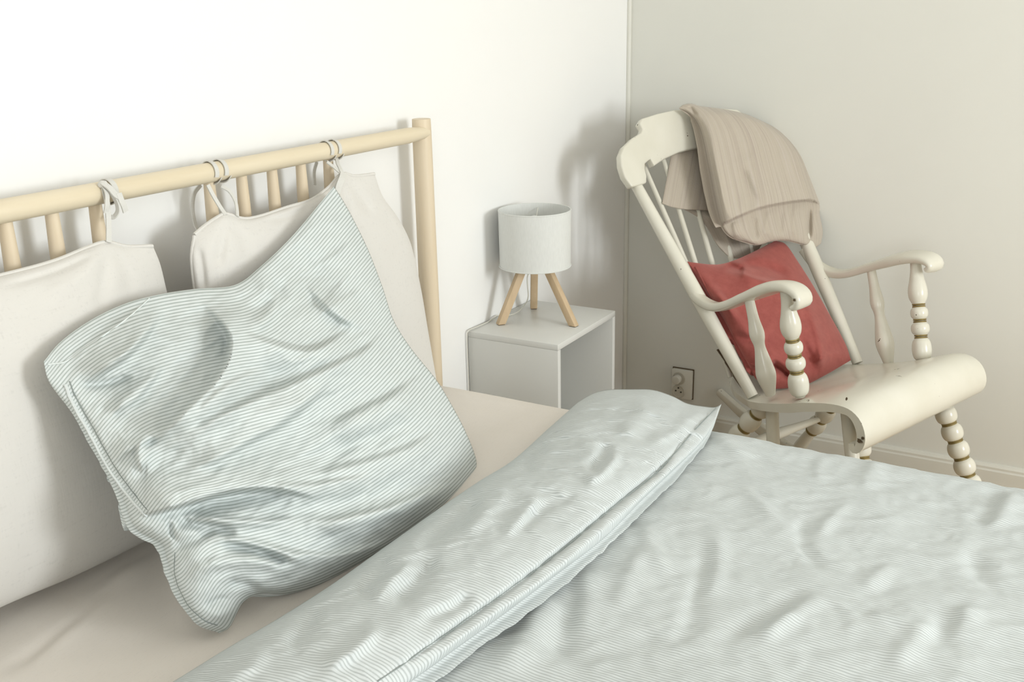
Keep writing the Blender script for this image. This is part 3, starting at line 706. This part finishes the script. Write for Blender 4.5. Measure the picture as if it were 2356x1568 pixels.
# ================================================================== lamp
feet = [onz(np.array(q, float), NT) for q in ((1152, 746), (1320, 750), (1228, 709))]
lc = sum(feet)/3
lamp = thing('table_lamp', (lc[0], lc[1], NT), 'small tripod lamp with white drum shade and pale wooden legs', 'lamp')
SR = .096; vdir = np.array([lc[0], lc[1]+1.42, 0]); vdir /= np.linalg.norm(vdir)
zt = hit(np.array((1237., 481.)), vdir, lc)[2]; zb = hit(np.array((1233., 611.)), vdir, lc)[2]
sc_ = np.array([lc[0], lc[1], 0])
a = np.arange(64)*2*math.pi/64; V = []; 
for r, z in ((SR-.0005, zb), (SR+.001, zt), (SR-.0015, zt), (SR-.003, zb)):
    V += [(lc[0]+r*math.cos(q), lc[1]+r*math.sin(q), z) for q in a]
Fc = [(k*64+i, k*64+(i+1) % 64, ((k+1) % 4)*64+(i+1) % 64, ((k+1) % 4)*64+i) for k in range(4) for i in range(64)]
shade = obj('lamp_shade', V, Fc, 'shade', lamp)
for z in (zt-.002, zb+.002):
    V, Fc = torus_at((lc[0], lc[1], z), (0, 0, 1), SR+.0002, .0016, 64, 8); obj('rim', V, Fc, 'shade', shade)
parts = [tube([(lc[0], lc[1], zt-.035), (lc[0]+.047*math.cos(q), lc[1]+.047*math.sin(q), zt-.03), (lc[0]+(SR-.004)*math.cos(q), lc[1]+(SR-.004)*math.sin(q), zt-.012)], .0012, 6) for q in (.4, 2.5, 4.6)]
V, Fc = merge(parts+[torus_at((lc[0], lc[1], zt-.035), (0, 0, 1), .016, .002, 24, 6)]); obj('shade_spider', V, Fc, 'plastic', shade)
apex = np.array([lc[0], lc[1], zb+.012])
V, Fc = tube([apex-np.array([0, 0, .015]), apex+np.array([0, 0, .06])], .018, 20); obj('lamp_holder', V, Fc, 'plastic', lamp, sharp=30)
V, Fc = lathe(apex+np.array([0, 0, .06]), apex+np.array([0, 0, .125]), [(0, .012), (.3, .016), (.65, .028), (.9, .018), (1, .004)], 20); obj('bulb', V, Fc, 'shade', lamp)
for f in feet:
    d = f-sc_; d[2] = 0; dl = np.linalg.norm(d); d /= dl; side = np.cross(d, (0, 0, 1))
    top = sc_+d*.030; top[2] = zb+.014; hw = .0098
    b0 = f.copy(); b0[2] = NT+.0015
    V = []
    for q, e in ((b0, 1.0), (top, 1.0)):
        for i, j in ((-1, -1), (1, -1), (1, 1), (-1, 1)): V.append(q+side*i*hw*e+d*j*hw*1.15*e)
    leg = obj('leg', V, [(3, 2, 1, 0), (4, 5, 6, 7), (0, 1, 5, 4), (1, 2, 6, 5), (2, 3, 7, 6), (3, 0, 4, 7)], 'oak', lamp, bev=.0022)
    V = [b0+side*i*hw*.8+d*j*hw*.9+np.array([0, 0, z]) for z in (-.0014, .001) for i, j in ((-1, -1), (1, -1), (1, 1), (-1, 1))]
    obj('foot_pad', V, [(3, 2, 1, 0), (4, 5, 6, 7), (0, 1, 5, 4), (1, 2, 6, 5), (2, 3, 7, 6), (3, 0, 4, 7)], 'brown', leg, smooth=False)
cz = NT+.003
cord = [(lc[0], lc[1], zb-.003), (lc[0]-.004, lc[1]+.022, zb-.03), (lc[0]+.012, lc[1]+.03, NT+.06), (lc[0]+.03, lc[1]+.05, NT+.03), (lc[0]+.025, lc[1]+.075, cz), (lc[0]-.02, lc[1]+.09, cz), (2.36, -.014, cz), (2.345, -.010, cz+.004),
        (2.30, -.012, cz), (2.25, -.010, cz), (2.206, -.008, cz), (2.198, -.006, NT-.01), (2.198, -.006, .50), (2.198, -.006, .30)]
V, Fc = tube(curve_pts(cord, 90), .0016, 8); obj('power_cord', V, Fc, 'plastic', lamp)

# ================================================================== wall socket
sy0, sy1, sz0, sz1 = -.264, -.190, .122, .228; sym = (sy0+sy1)/2+.003
so = thing('wall_socket', (XR, sym, sz0), 'white double wall socket low on the cream wall', 'socket')
box('plate', (XR-.020, XR-.0005, sy0, sy1, sz0, sz1), 'plastic', so, .004)
box('dark_backing', (XR-.004, XR-.0004, sy0-.0025, sy1+.0015, sz0-.0015, sz1+.003), 'brown', so)  # dark brown backing, slightly wider and taller than the plate
for cz_, top in ((.197, True), (.149, False)):
    V, Fc = torus_at((XR-.0205, sym+.006, cz_), (1, 0, 0), .0215, .0022, 32, 8); ring = obj('socket_ring', V, Fc, 'plastic_dim', so)
    V, Fc = tube([(XR-.0212, sym+.006, cz_), (XR-.0195, sym+.006, cz_)], .0205, 32); face = obj('socket_insert', V, Fc, 'plastic_dim', so, sharp=30)
    if top:
        V, Fc = tube([(XR-.040, sym+.011, cz_-.002), (XR-.0205, sym+.008, cz_)], .0155, 28); obj('blanking_plug', V, Fc, 'plastic', so, sharp=30, bev=.002)
    else:
        for dy, dz_ in ((.0095, .002), (-.0095, -.001), (0, .0135)):
            V, Fc = tube([(XR-.0222, sym+.006+dy, cz_+dz_), (XR-.0205, sym+.006+dy, cz_+dz_)], .003, 12); obj('pin_hole', V, Fc, 'dark', face)

# ================================================================== rocking chair
ca = math.radians(25); L = np.array([math.cos(ca), -math.sin(ca), 0]); F = np.array([-math.sin(ca), -math.cos(ca), 0]); Zv = np.array([0, 0, 1.0])
OC = np.array([2.73185, -.87996, 0.0])
def C(lat, f, z): return OC+L*lat+F*f+Zv*z
def CH(px, lat): return hit(np.array(px, float), L, OC+L*lat)          # on a plane lengthwise through the chair
chair = thing('rocking_chair', tuple(OC), 'chipped cream painted rocking chair with gilt rings on turned legs', 'rocking chair')
# --- seat: profile (f, z) from the back edge over the front scroll, swept across
PT = [(-.34, .425), (-.25, .408), (-.12, .428), (0, .462), (.08, .492), (.15, .517), (.195, .522), (.228, .506), (.248, .474), (.252, .440), (.240, .414), (.222, .405), (.208, .412), (.205, .424)]
def seat():
    top = curve_pts(PT, 60); T = np.gradient(top, axis=0); T /= np.linalg.norm(T, axis=1)[:, None]
    Nn = np.stack([-T[:, 1], T[:, 0]], 1); fr = np.linspace(0, 1, 60)
    th = np.interp(fr, [0, .5, .62, .8, .92, 1], [.028, .036, .034, .030, .024, .014])
    bot = top-Nn*th[:, None]; sk = -.027*sstep(.06, .2, top[:, 0])
    nl = 41; lat = np.sin(np.linspace(-1, 1, nl)*math.pi/2)
    hw = np.interp(top[:, 0], [-.34, -.30, -.24, -.18, -.13, -.08, .1, .25], [.05, .13, .18, .215, .245, .258, .285, .295])
    V = []
    for i in range(60):
        for q in lat:
            e = .012*(abs(q)**6)                   # softened rim
            dish = .012*math.exp(-((q/.6)**2))*math.exp(-((top[i, 0]+.08)/.13)**2)
            V.append(C(q*hw[i], top[i, 0]+sk[i]*q, top[i, 1]-e*max(Nn[i, 1], 0)-dish))
    k = len(V)
    for i in range(60):
        for q in lat: V.append(C(q*hw[i]*.99, bot[i, 0]+sk[i]*q, bot[i, 1]))
    I = np.arange(60*nl).reshape(60, nl)
    q = lambda A_: np.stack([A_[:-1, :-1], A_[1:, :-1], A_[1:, 1:], A_[:-1, 1:]], -1).reshape(-1, 4)
    Fc = list(q(I))+list(q(I+k)[:, ::-1])
    rim = list(I[:, 0])+list(I[-1, 1:])+list(I[-2::-1, -1])+list(I[0, -2:0:-1]); n = len(rim)
    Fc += [(rim[i], rim[(i+1) % n], k+rim[(i+1) % n], k+rim[i]) for i in range(n)]
    return V, Fc
V, Fc = seat(); obj('seat', V, Fc, 'cream', chair, sharp=45)
# --- back posts
npb, npt = CH((1724, 897), -.225), CH((1466, 430), -.285)
fpb, fpt = CH((1966, 826), .225), None
fpt = npt+L*(2*.285)
fpb = npb+L*(.45)
PO = []
for a_, b_ in ((npb, npt), (fpb, fpt)):
    V, Fc = lathe(a_-(b_-a_)*.03, b_+(b_-a_)*.04, [(0, .0155), (.25, .019), (.45, .021), (.75, .018), (1, .0155)], 20)
    PO.append(obj('back_post', V, Fc, 'cream', chair))
# thin dark strip along the back of the near post
V, Fc = strap([CH((1658, 806), -.20)-F*.012, CH((1690, 850), -.20)-F*.014, CH((1722, 894), -.20)-F*.016], [.006]*8+[.012]*8+[.02]*8, .003, L); obj('back_dark_strip', V, Fc, 'brown', chair)
# --- crest rail: half outline from the photo, mirrored, given a backward curve and thickness
cn = F*1.0+Zv*.5; co = C(0, -.585, 1.05)
half_top = [(1448, 433), (1432, 410), (1424, 385), (1422, 360), (1430, 340), (1450, 322), (1476, 309), (1481, 300), (1473, 288), (1480, 277), (1520, 266), (1560, 258), (1600, 254)]
half_bot = [(1484, 424), (1486, 410), (1482, 392), (1483, 380), (1499, 369), (1507, 386), (1535, 370), (1575, 354), (1612, 346)]
def lz(px):
    q = hit(np.array(px, float), cn, co)-OC; return float(q@L), float(q[2]), float(q@F)
tp = [lz(p_) for p_ in half_top]; bt = [lz(p_) for p_ in half_bot]
def crest():
    tl = [(a_, b_) for a_, b_, _ in tp if a_ < -.005]; bl = [(a_, b_) for a_, b_, _ in bt if a_ < -.005]
    poly = tl+[(-a_, b_) for a_, b_ in tl[::-1]]+[(-a_, b_) for a_, b_ in bl]+bl[::-1]
    bm = bmesh.new()
    vs = [bm.verts.new((a_, b_, 0)) for a_, b_ in poly]
    bm.faces.new(vs); bmesh.ops.triangulate(bm, faces=bm.faces[:])
    for _ in range(3):
        es = [e for e in bm.edges if e.calc_length() > .03]
        if es: bmesh.ops.subdivide_edges(bm, edges=es, cuts=1)
        bmesh.ops.triangulate(bm, faces=[f_ for f_ in bm.faces if len(f_.verts) > 4])
    r = bmesh.ops.extrude_face_region(bm, geom=bm.faces[:])
    top_ = {v_ for v_ in r['geom'] if isinstance(v_, bmesh.types.BMVert)}
    bm.verts.index_update(); V = []
    nn = cn/np.linalg.norm(cn)
    for v_ in bm.verts:
        la, z_ = v_.co.x, v_.co.y; f_ = -.585-.5*(z_-1.05)
        curve = -.030*(1-min(1, abs(la)/.28)**2)
        V.append(C(la, f_+curve, z_)+nn*(.012 if v_ in top_ else -.012))
    Fc = [[v_.index for v_ in f_.verts] for f_ in bm.faces]; bm.free(); return V, Fc
V, Fc = crest(); obj('crest_rail', V, Fc, 'cream', chair, sharp=50, bev=.004)
# --- spindles in the plane of the back
sn = F*1.0+Zv*.586; so_ = C(0, -.615, .99)
for pa, pb in (((1484, 385), (1582, 614)), ((1529, 374), (1598, 600)), ((1571, 357), (1638, 603)), ((1617, 345), (1681, 592)), ((1664, 338), (1724, 560)), ((1712, 345), (1765, 545))):
    t_, m_ = hit(np.array(pa, float), sn, so_), hit(np.array(pb, float), sn, so_)
    d = m_-t_; lo = t_+d*((.418-t_[2])/d[2])
    V, Fc = lathe(lo, t_-d*.06, [(0, .0065), (.35, .0085), (.7, .0075), (1, .006)], 14); obj('spindle', V, Fc, 'cream', chair)
# --- arms
arm_px = {-1: [(1586, 650), (1606, 684), (1640, 704), (1672, 702), (1722, 682), (1782, 660), (1818, 660), (1843, 676), (1848, 696), (1836, 704)],
          1: [(1850, 572), (1876, 606), (1912, 626), (1950, 628), (2006, 612), (2072, 594), (2110, 590), (2140, 596), (2152, 611), (2142, 620)]}
arm_l = {-1: [-.250, -.258, -.266, -.272, -.282, -.290, -.292, -.292, -.292, -.292], 1: [.255, .262, .270, .276, .285, .290, .292, .292, .292, .292]}
for s in (-1, 1):
    P = [CH(p_, l_) for p_, l_ in zip(arm_px[s], arm_l[s])]
    V, Fc = oval_sweep(P, [.034, .036, .040, .044, .048, .056, .068, .072, .068, .060], [.030, .028, .026, .024, .024, .026, .030, .030, .026, .018], L, 70, 18, 3.2)
    arm = obj('armrest', V, Fc, 'cream', chair, sharp=50)
# --- arm balusters with gilt rings
def bead(t0, t1, r0, R):
    return [(t0+(t1-t0)*(.5-.5*math.cos(math.pi*k/8)), r0+(R-r0)*math.sin(math.pi*k/8)**.8) for k in range(1, 8)]
front_prof = [(0, .010), (.015, .011)]+bead(.02, .225, .011, .0205)+[(.245, .0105)]+bead(.265, .378, .0105, .0195)+[(.398, .0105)]+bead(.418, .527, .0105, .0185)+[(.545, .011)]+[(.57, .0140), (.61, .0185), (.66, .0205), (.72, .0195), (.80, .0155), (.9, .0122), (1, .0115)]
rear_prof = [(0, .0105), (.05, .013), (.2, .0205), (.32, .018), (.5, .0115), (.6, .015), (.66, .0155), (.8, .0115), (1, .010)]
def baluster(b_, t_, prof, rings, sc=1.0):
    V, Fc = lathe(b_, t_, [(q, r*sc) for q, r in prof], 22); o_ = obj('arm_support', V, Fc, 'cream', chair)
    for q in rings:
        V, Fc = merge([torus_at(b_+(t_-b_)*(q+e), t_-b_, .0120*sc, .0026, 22, 8) for e in (-.010, .010)])
        obj('gilt_ring', V, Fc, 'gilt', o_)
R3 = (.245, .398, .545)
baluster(CH((1841, 912), -.245), CH((1808, 668), -.290), front_prof, R3, 1.28)
baluster(CH((1773, 908), -.245), CH((1723, 686), -.282), rear_prof, (), 1.25)
baluster(CH((2123, 832), .250), CH((2106, 594), .290), front_prof, R3, 1.28)
baluster(CH((2045, 838), .250), CH((2003, 614), .282), rear_prof, (), 1.25)
# --- legs, rockers, stretchers
LB = [.27+.143*k for k in range(6)]                      # ring positions between the beads
leg_prof = [(0, .012), (.08, .0135), (.18, .0125), (LB[0]-.02, .0112)]
for k in range(5): leg_prof += [(LB[k], .0110)]+bead(LB[k]+.012, LB[k+1]-.012, .0115, .0200)
leg_prof += [(1, .0120)]
def rz(f): return .022+.36*(f+.04)**2
_t, _b2 = CH((2168, 930), .19), CH((2214, 1070), .205); _d = (_b2-_t)/abs(_b2[2]-_t[2])
f1, z1 = float((_t-OC)@F), float(_t[2]); f2 = float(((_t+_d*(z1-.06))-OC)@F)
legs = [(-.17, f1, z1, -.225, f2), (.19, f1, z1, .225, f2), (-.19, -.10, .415, -.235, -.34), (.19, -.10, .415, .235, -.34)]
for la, f_, z_, lb, fb in legs:
    b_, t_ = C(lb, fb, rz(fb)+.012), C(la, f_, z_)
    V, Fc = lathe(b_, t_, [(q, r*1.42) for q, r in leg_prof], 20); o_ = obj('leg', V, Fc, 'cream', chair)
    for q in LB[:5]:
        V, Fc = merge([torus_at(b_+(t_-b_)*(q+e), t_-b_, .0175, .0028, 22, 8) for e in (-.007, .007)]); obj('gilt_ring', V, Fc, 'gilt', o_)
for pa, pb, top_z in (((1776, 930), (1778, 992), .425), ((1948, 930), (1958, 1022), .487)):
    a_, b_ = CH(pa, -.205), CH(pb, -.215); d = b_-a_; t_ = a_+d*((top_z-a_[2])/d[2]); lo = a_+d*((rz(float((b_-OC)@F))+.02-a_[2])/d[2])
    V, Fc = lathe(lo, t_, [(0, .010), (.4, .016), (.8, .0175), (1, .0165)], 20); obj('support_post', V, Fc, 'cream', chair)
for s in (-1, 1):
    P = [C(s*(.232+.0*f), f, rz(f)) for f in np.linspace(.36, -.68, 30)]
    V, Fc = oval_sweep(P, [.024, .024], [.022, .042, .044, .044, .042, .024], L, 50, 14, 4); obj('rocker', V, Fc, 'cream', chair, sharp=50)
V, Fc = lathe(C(-.22, f2-.03, .15), C(.22, f2-.03, .15), [(0, .008), (.3, .013), (.5, .017), (.7, .013), (1, .008)], 16); obj('stretcher', V, Fc, 'cream', chair)
V, Fc = lathe(C(-.21, -.23, .22), C(.21, -.23, .22), [(0, .008), (.3, .013), (.5, .017), (.7, .013), (1, .008)], 16); obj('stretcher', V, Fc, 'cream', chair)

# --- bare chips in the paint of seat, scroll and arms
def chip(c, n_, r_, sx):
    n_ = np.asarray(n_, float)/np.linalg.norm(n_); a_ = np.cross(n_, Zv+.01); a_ /= np.linalg.norm(a_); b_ = np.cross(n_, a_); rr = random.Random(int(c[0]*1e5)); P_ = []
    for k in range(9):
        q_ = 2*math.pi*k/9; e_ = r_*rr.uniform(.55, 1.15); P_.append(c+a_*math.cos(q_)*e_*sx+b_*math.sin(q_)*e_)
    return prism(P_, .0016, n_)
chips = []
for px, la, r_, sx, n_ in (((1948, 917), -.291, .004, .8, -L), ((1978, 1013), -.296, .006, 1.6, -L), ((1985, 1008), -.296, .005, 1.0, -L), ((2140, 594), .30, .006, 1.5, Zv), ((2125, 590), .28, .005, 2.0, Zv), ((2110, 588), .275, .004, 2.4, Zv),
                            ((1800, 660), -.30, .004, 2.2, Zv), ((1786, 664), -.30, .003, 2.0, Zv), ((1828, 690), -.33, .004, 1.2, -L), ((1620, 700), -.28, .003, 1.6, -L)):
    q_ = CH(px, la); chips.append(chip(q_, n_, r_, sx))
for V, Fc in chips: obj('paint_chip', V, Fc, 'brown', chair, smooth=False)

# ================================================================== terracotta cushion
TN = F*1.0+Zv*.95; TO = C(0, -.125, .45)
eT = dict(bottom=[(1762, 893), (1800, 893), (1850, 886), (1900, 862), (1958, 828)],
          top=[(1581, 601), (1600, 604), (1650, 608), (1690, 598), (1735, 578), (1784, 553)],
          left=[(1762, 893), (1735, 860), (1700, 800), (1665, 735), (1620, 665), (1581, 601)],
          right=[(1958, 828), (1945, 790), (1910, 725), (1870, 655), (1835, 600), (1808, 562), (1784, 553)])
TF = [([(1670, 605), (1690, 615), (1715, 622)], -.014, 8, 12), ([(1680, 600), (1740, 640), (1800, 655)], .008, 14, 16), ([(1700, 612), (1760, 612), (1820, 640)], -.007, 12, 12),
      ([(1590, 606), (1620, 640), (1660, 690), (1700, 750)], .007, 12, 18), ([(1680, 770), (1720, 780), (1750, 772)], -.008, 10, 12), ([(1690, 838), (1730, 850), (1760, 845)], -.010, 6, 8),
      ([(1770, 830), (1800, 850), (1820, 870)], -.012, 8, 12), ([(1860, 720), (1880, 790), (1890, 850)], .006, 16, 20), ([(1830, 760), (1860, 820), (1870, 870)], -.006, 12, 14),
      ([(1960, 825), (1920, 815), (1870, 830)], .006, 12, 14), ([(1800, 740), (1850, 710), (1880, 700)], .005, 18, 20), ([(1650, 710), (1680, 780), (1710, 835), (1740, 870)], -.007, 6, 7)]
TL = [([(1872, 700), (1810, 655), (1745, 640), (1705, 624), (1664, 602)], .016, 6, 45), ([(1686, 834), (1735, 850), (1780, 838), (1812, 858), (1835, 888)], .014, 5, 28),
      ([(1850, 700), (1880, 790), (1886, 872)], .012, 8, 45), ([(1735, 800), (1712, 740), (1672, 690), (1615, 640)], .010, 8, 40), ([(1955, 812), (1905, 812), (1855, 842)], .008, 6, 30)]
def cush_h(S, T, P):
    h = .066*bulge(S, 2.2, .65)*bulge(T, 2.2, .65); mask = np.minimum(1, bulge(S, 2, .5)*bulge(T, 2, .5)*1.5)
    for p_, a_, wl_, wr_ in TF: h = h+fold(P, p_, a_*1.9, wl_, wr_)*mask
    for p_, a_, w_, r_ in TL: h = h+ledge(P, p_, a_, w_, r_, .3)*mask
    h = h+mask*(.004*gnoise(P[..., 0]/55, P[..., 1]/55, 61)+.0015*crumple(P[..., 0]/40, P[..., 1]/40, 62))
    return np.maximum(h, .001)
V, Fc, UV, A = soft(eT, TN, TO, cush_h, lambda S, T, P: .022*bulge(S, 2.4, .6)*bulge(T, 2.4, .6), 110, 110, (.42, .42))
rc = thing('throw_cushion', tuple(C(0, -.12, .44)), 'terracotta red velvet cushion leaning in the rocking chair', 'cushion')
obj('cushion_cover', V, Fc, 'velvet', rc, UV, sharp=180)
sT = coons(eT, spread(110), spread(110))
stitch([(1600, 615), (1640, 690), (1668, 745), (1695, 800), (1725, 835), (1755, 838)], .001, .0025, 'velvet', rc, TN/np.linalg.norm(TN), TO, (A, sT), 'cover_seam')

# ================================================================== blanket over the crest rail
bl = thing('folded_blanket', tuple(C(.1, -.55, .80)), 'rose-beige striped woven blanket folded over the rocking chair back', 'blanket')
KN = F*1.0+Zv*.6; KO = C(0, -.560, 1.05)
eK = dict(top=[(1562, 249), (1572, 241), (1590, 238), (1612, 244), (1660, 250), (1715, 262), (1765, 284), (1795, 300)],
          left=[(1690, 550), (1672, 536), (1660, 515), (1648, 470), (1640, 430), (1630, 380), (1618, 320), (1606, 285), (1588, 262), (1562, 249)],
          right=[(1889, 560), (1893, 530), (1886, 492), (1887, 472), (1880, 450), (1866, 410), (1848, 362), (1826, 330), (1795, 300)],
          bottom=[(1690, 550), (1715, 556), (1745, 563), (1775, 555), (1810, 553), (1850, 563), (1872, 570), (1889, 560)])
KF = [([(1590, 245), (1630, 300), (1650, 380), (1665, 470), (1680, 520)], .008, 14, 20), ([(1660, 300), (1690, 400), (1700, 490)], -.005, 12, 14), ([(1700, 380), (1725, 440), (1742, 480)], -.008, 12, 14),
      ([(1720, 340), (1740, 420), (1760, 470)], .006, 16, 18), ([(1800, 330), (1840, 400), (1865, 460)], .005, 18, 20), ([(1870, 400), (1886, 450), (1880, 480)], .008, 10, 12),
      ([(1585, 242), (1596, 258), (1604, 268)], -.012, 5, 7),
      ([(1688, 505), (1692, 530), (1698, 550)], .006, 8, 8), ([(1735, 492), (1735, 525), (1742, 556)], -.007, 7, 9), ([(1770, 482), (1764, 520), (1762, 550)], .005, 8, 9), ([(1800, 476), (1795, 510), (1796, 545)], -.005, 7, 8),
      ([(1830, 470), (1828, 510), (1826, 550)], .005, 8, 8), ([(1862, 466), (1862, 510), (1862, 560)], -.009, 5, 7), ([(1880, 480), (1878, 520), (1880, 555)], .008, 9, 9)]
def blk_h(S, T, P):
    h = .030*bulge(S, 4, .5)*bulge(T, 4, .5); mask = np.minimum(1, bulge(S, 3, .5)*bulge(T, 3, .5)*1.6)
    for k_, (p_, a_, wl_, wr_) in enumerate(KF): h = h+fold(P, p_, a_*(1.3 if k_ < 7 else 1.3), wl_, wr_)*mask
    h = h+mask*ledge(P, [(1893, 480), (1884, 468), (1860, 461), (1800, 468), (1745, 480), (1700, 498), (1680, 508), (1655, 520)][::-1], .034, 2.5, 400, .04)
    h = h+mask*(.004*gnoise(P[..., 0]/50, P[..., 1]/80, 71)+.001*crumple(P[..., 0]/30, P[..., 1]/60, 72))
    return np.maximum(h, .001)
V, Fc, UV, A = soft(eK, KN, KO, blk_h, lambda S, T, P: .010*bulge(S, 4, .5)*bulge(T, 4, .5), 110, 120, (.42, .42))
obj('front_drape', V, Fc, 'blanket', bl, UV, sharp=180)
KB = C(0, -.640, 1.05)
e1 = dict(top=[(1560, 262), (1640, 258), (1720, 290), (1790, 330)], left=[(1523, 468), (1532, 420), (1545, 350), (1560, 262)], right=[(1780, 520), (1790, 440), (1795, 380), (1790, 330)],
          bottom=[(1523, 468), (1545, 476), (1580, 482), (1640, 485), (1700, 500), (1780, 520)])
V, Fc, UV, A = soft(e1, KN, KB, lambda S, T, P: .006*bulge(S, 5, .5)*bulge(T, 5, .5)+.003*gnoise(P[..., 0]/50, P[..., 1]/70, 75)*bulge(S)*bulge(T)+.0062*bulge(S)*bulge(T), lambda S, T, P: .006*bulge(S, 5, .5)*bulge(T, 5, .5), 50, 50, (.3, .3))
obj('back_drape', V, Fc, 'blanket', bl, UV, sharp=180)
KC = C(0, -.655, 1.05)
e2 = dict(top=[(1566, 478), (1610, 480), (1680, 490), (1770, 510)], left=[(1678, 592), (1650, 562), (1625, 520), (1600, 495), (1566, 478)], right=[(1745, 575), (1760, 550), (1770, 530), (1770, 510)],
          bottom=[(1678, 592), (1700, 594), (1725, 585), (1745, 575)])
V, Fc, UV, A = soft(e2, KN, KC, lambda S, T, P: .005*bulge(S, 5, .5)*bulge(T, 5, .5)+fold(P, [(1610, 485), (1660, 520), (1690, 580)], .008, 8, 8)+fold(P, [(1640, 485), (1690, 525), (1720, 575)], .006, 8, 8), lambda S, T, P: .005*bulge(S, 5, .5)*bulge(T, 5, .5), 40, 40, (.2, .2))
obj('back_corner', V, Fc, 'blanket', bl, UV, sharp=180)
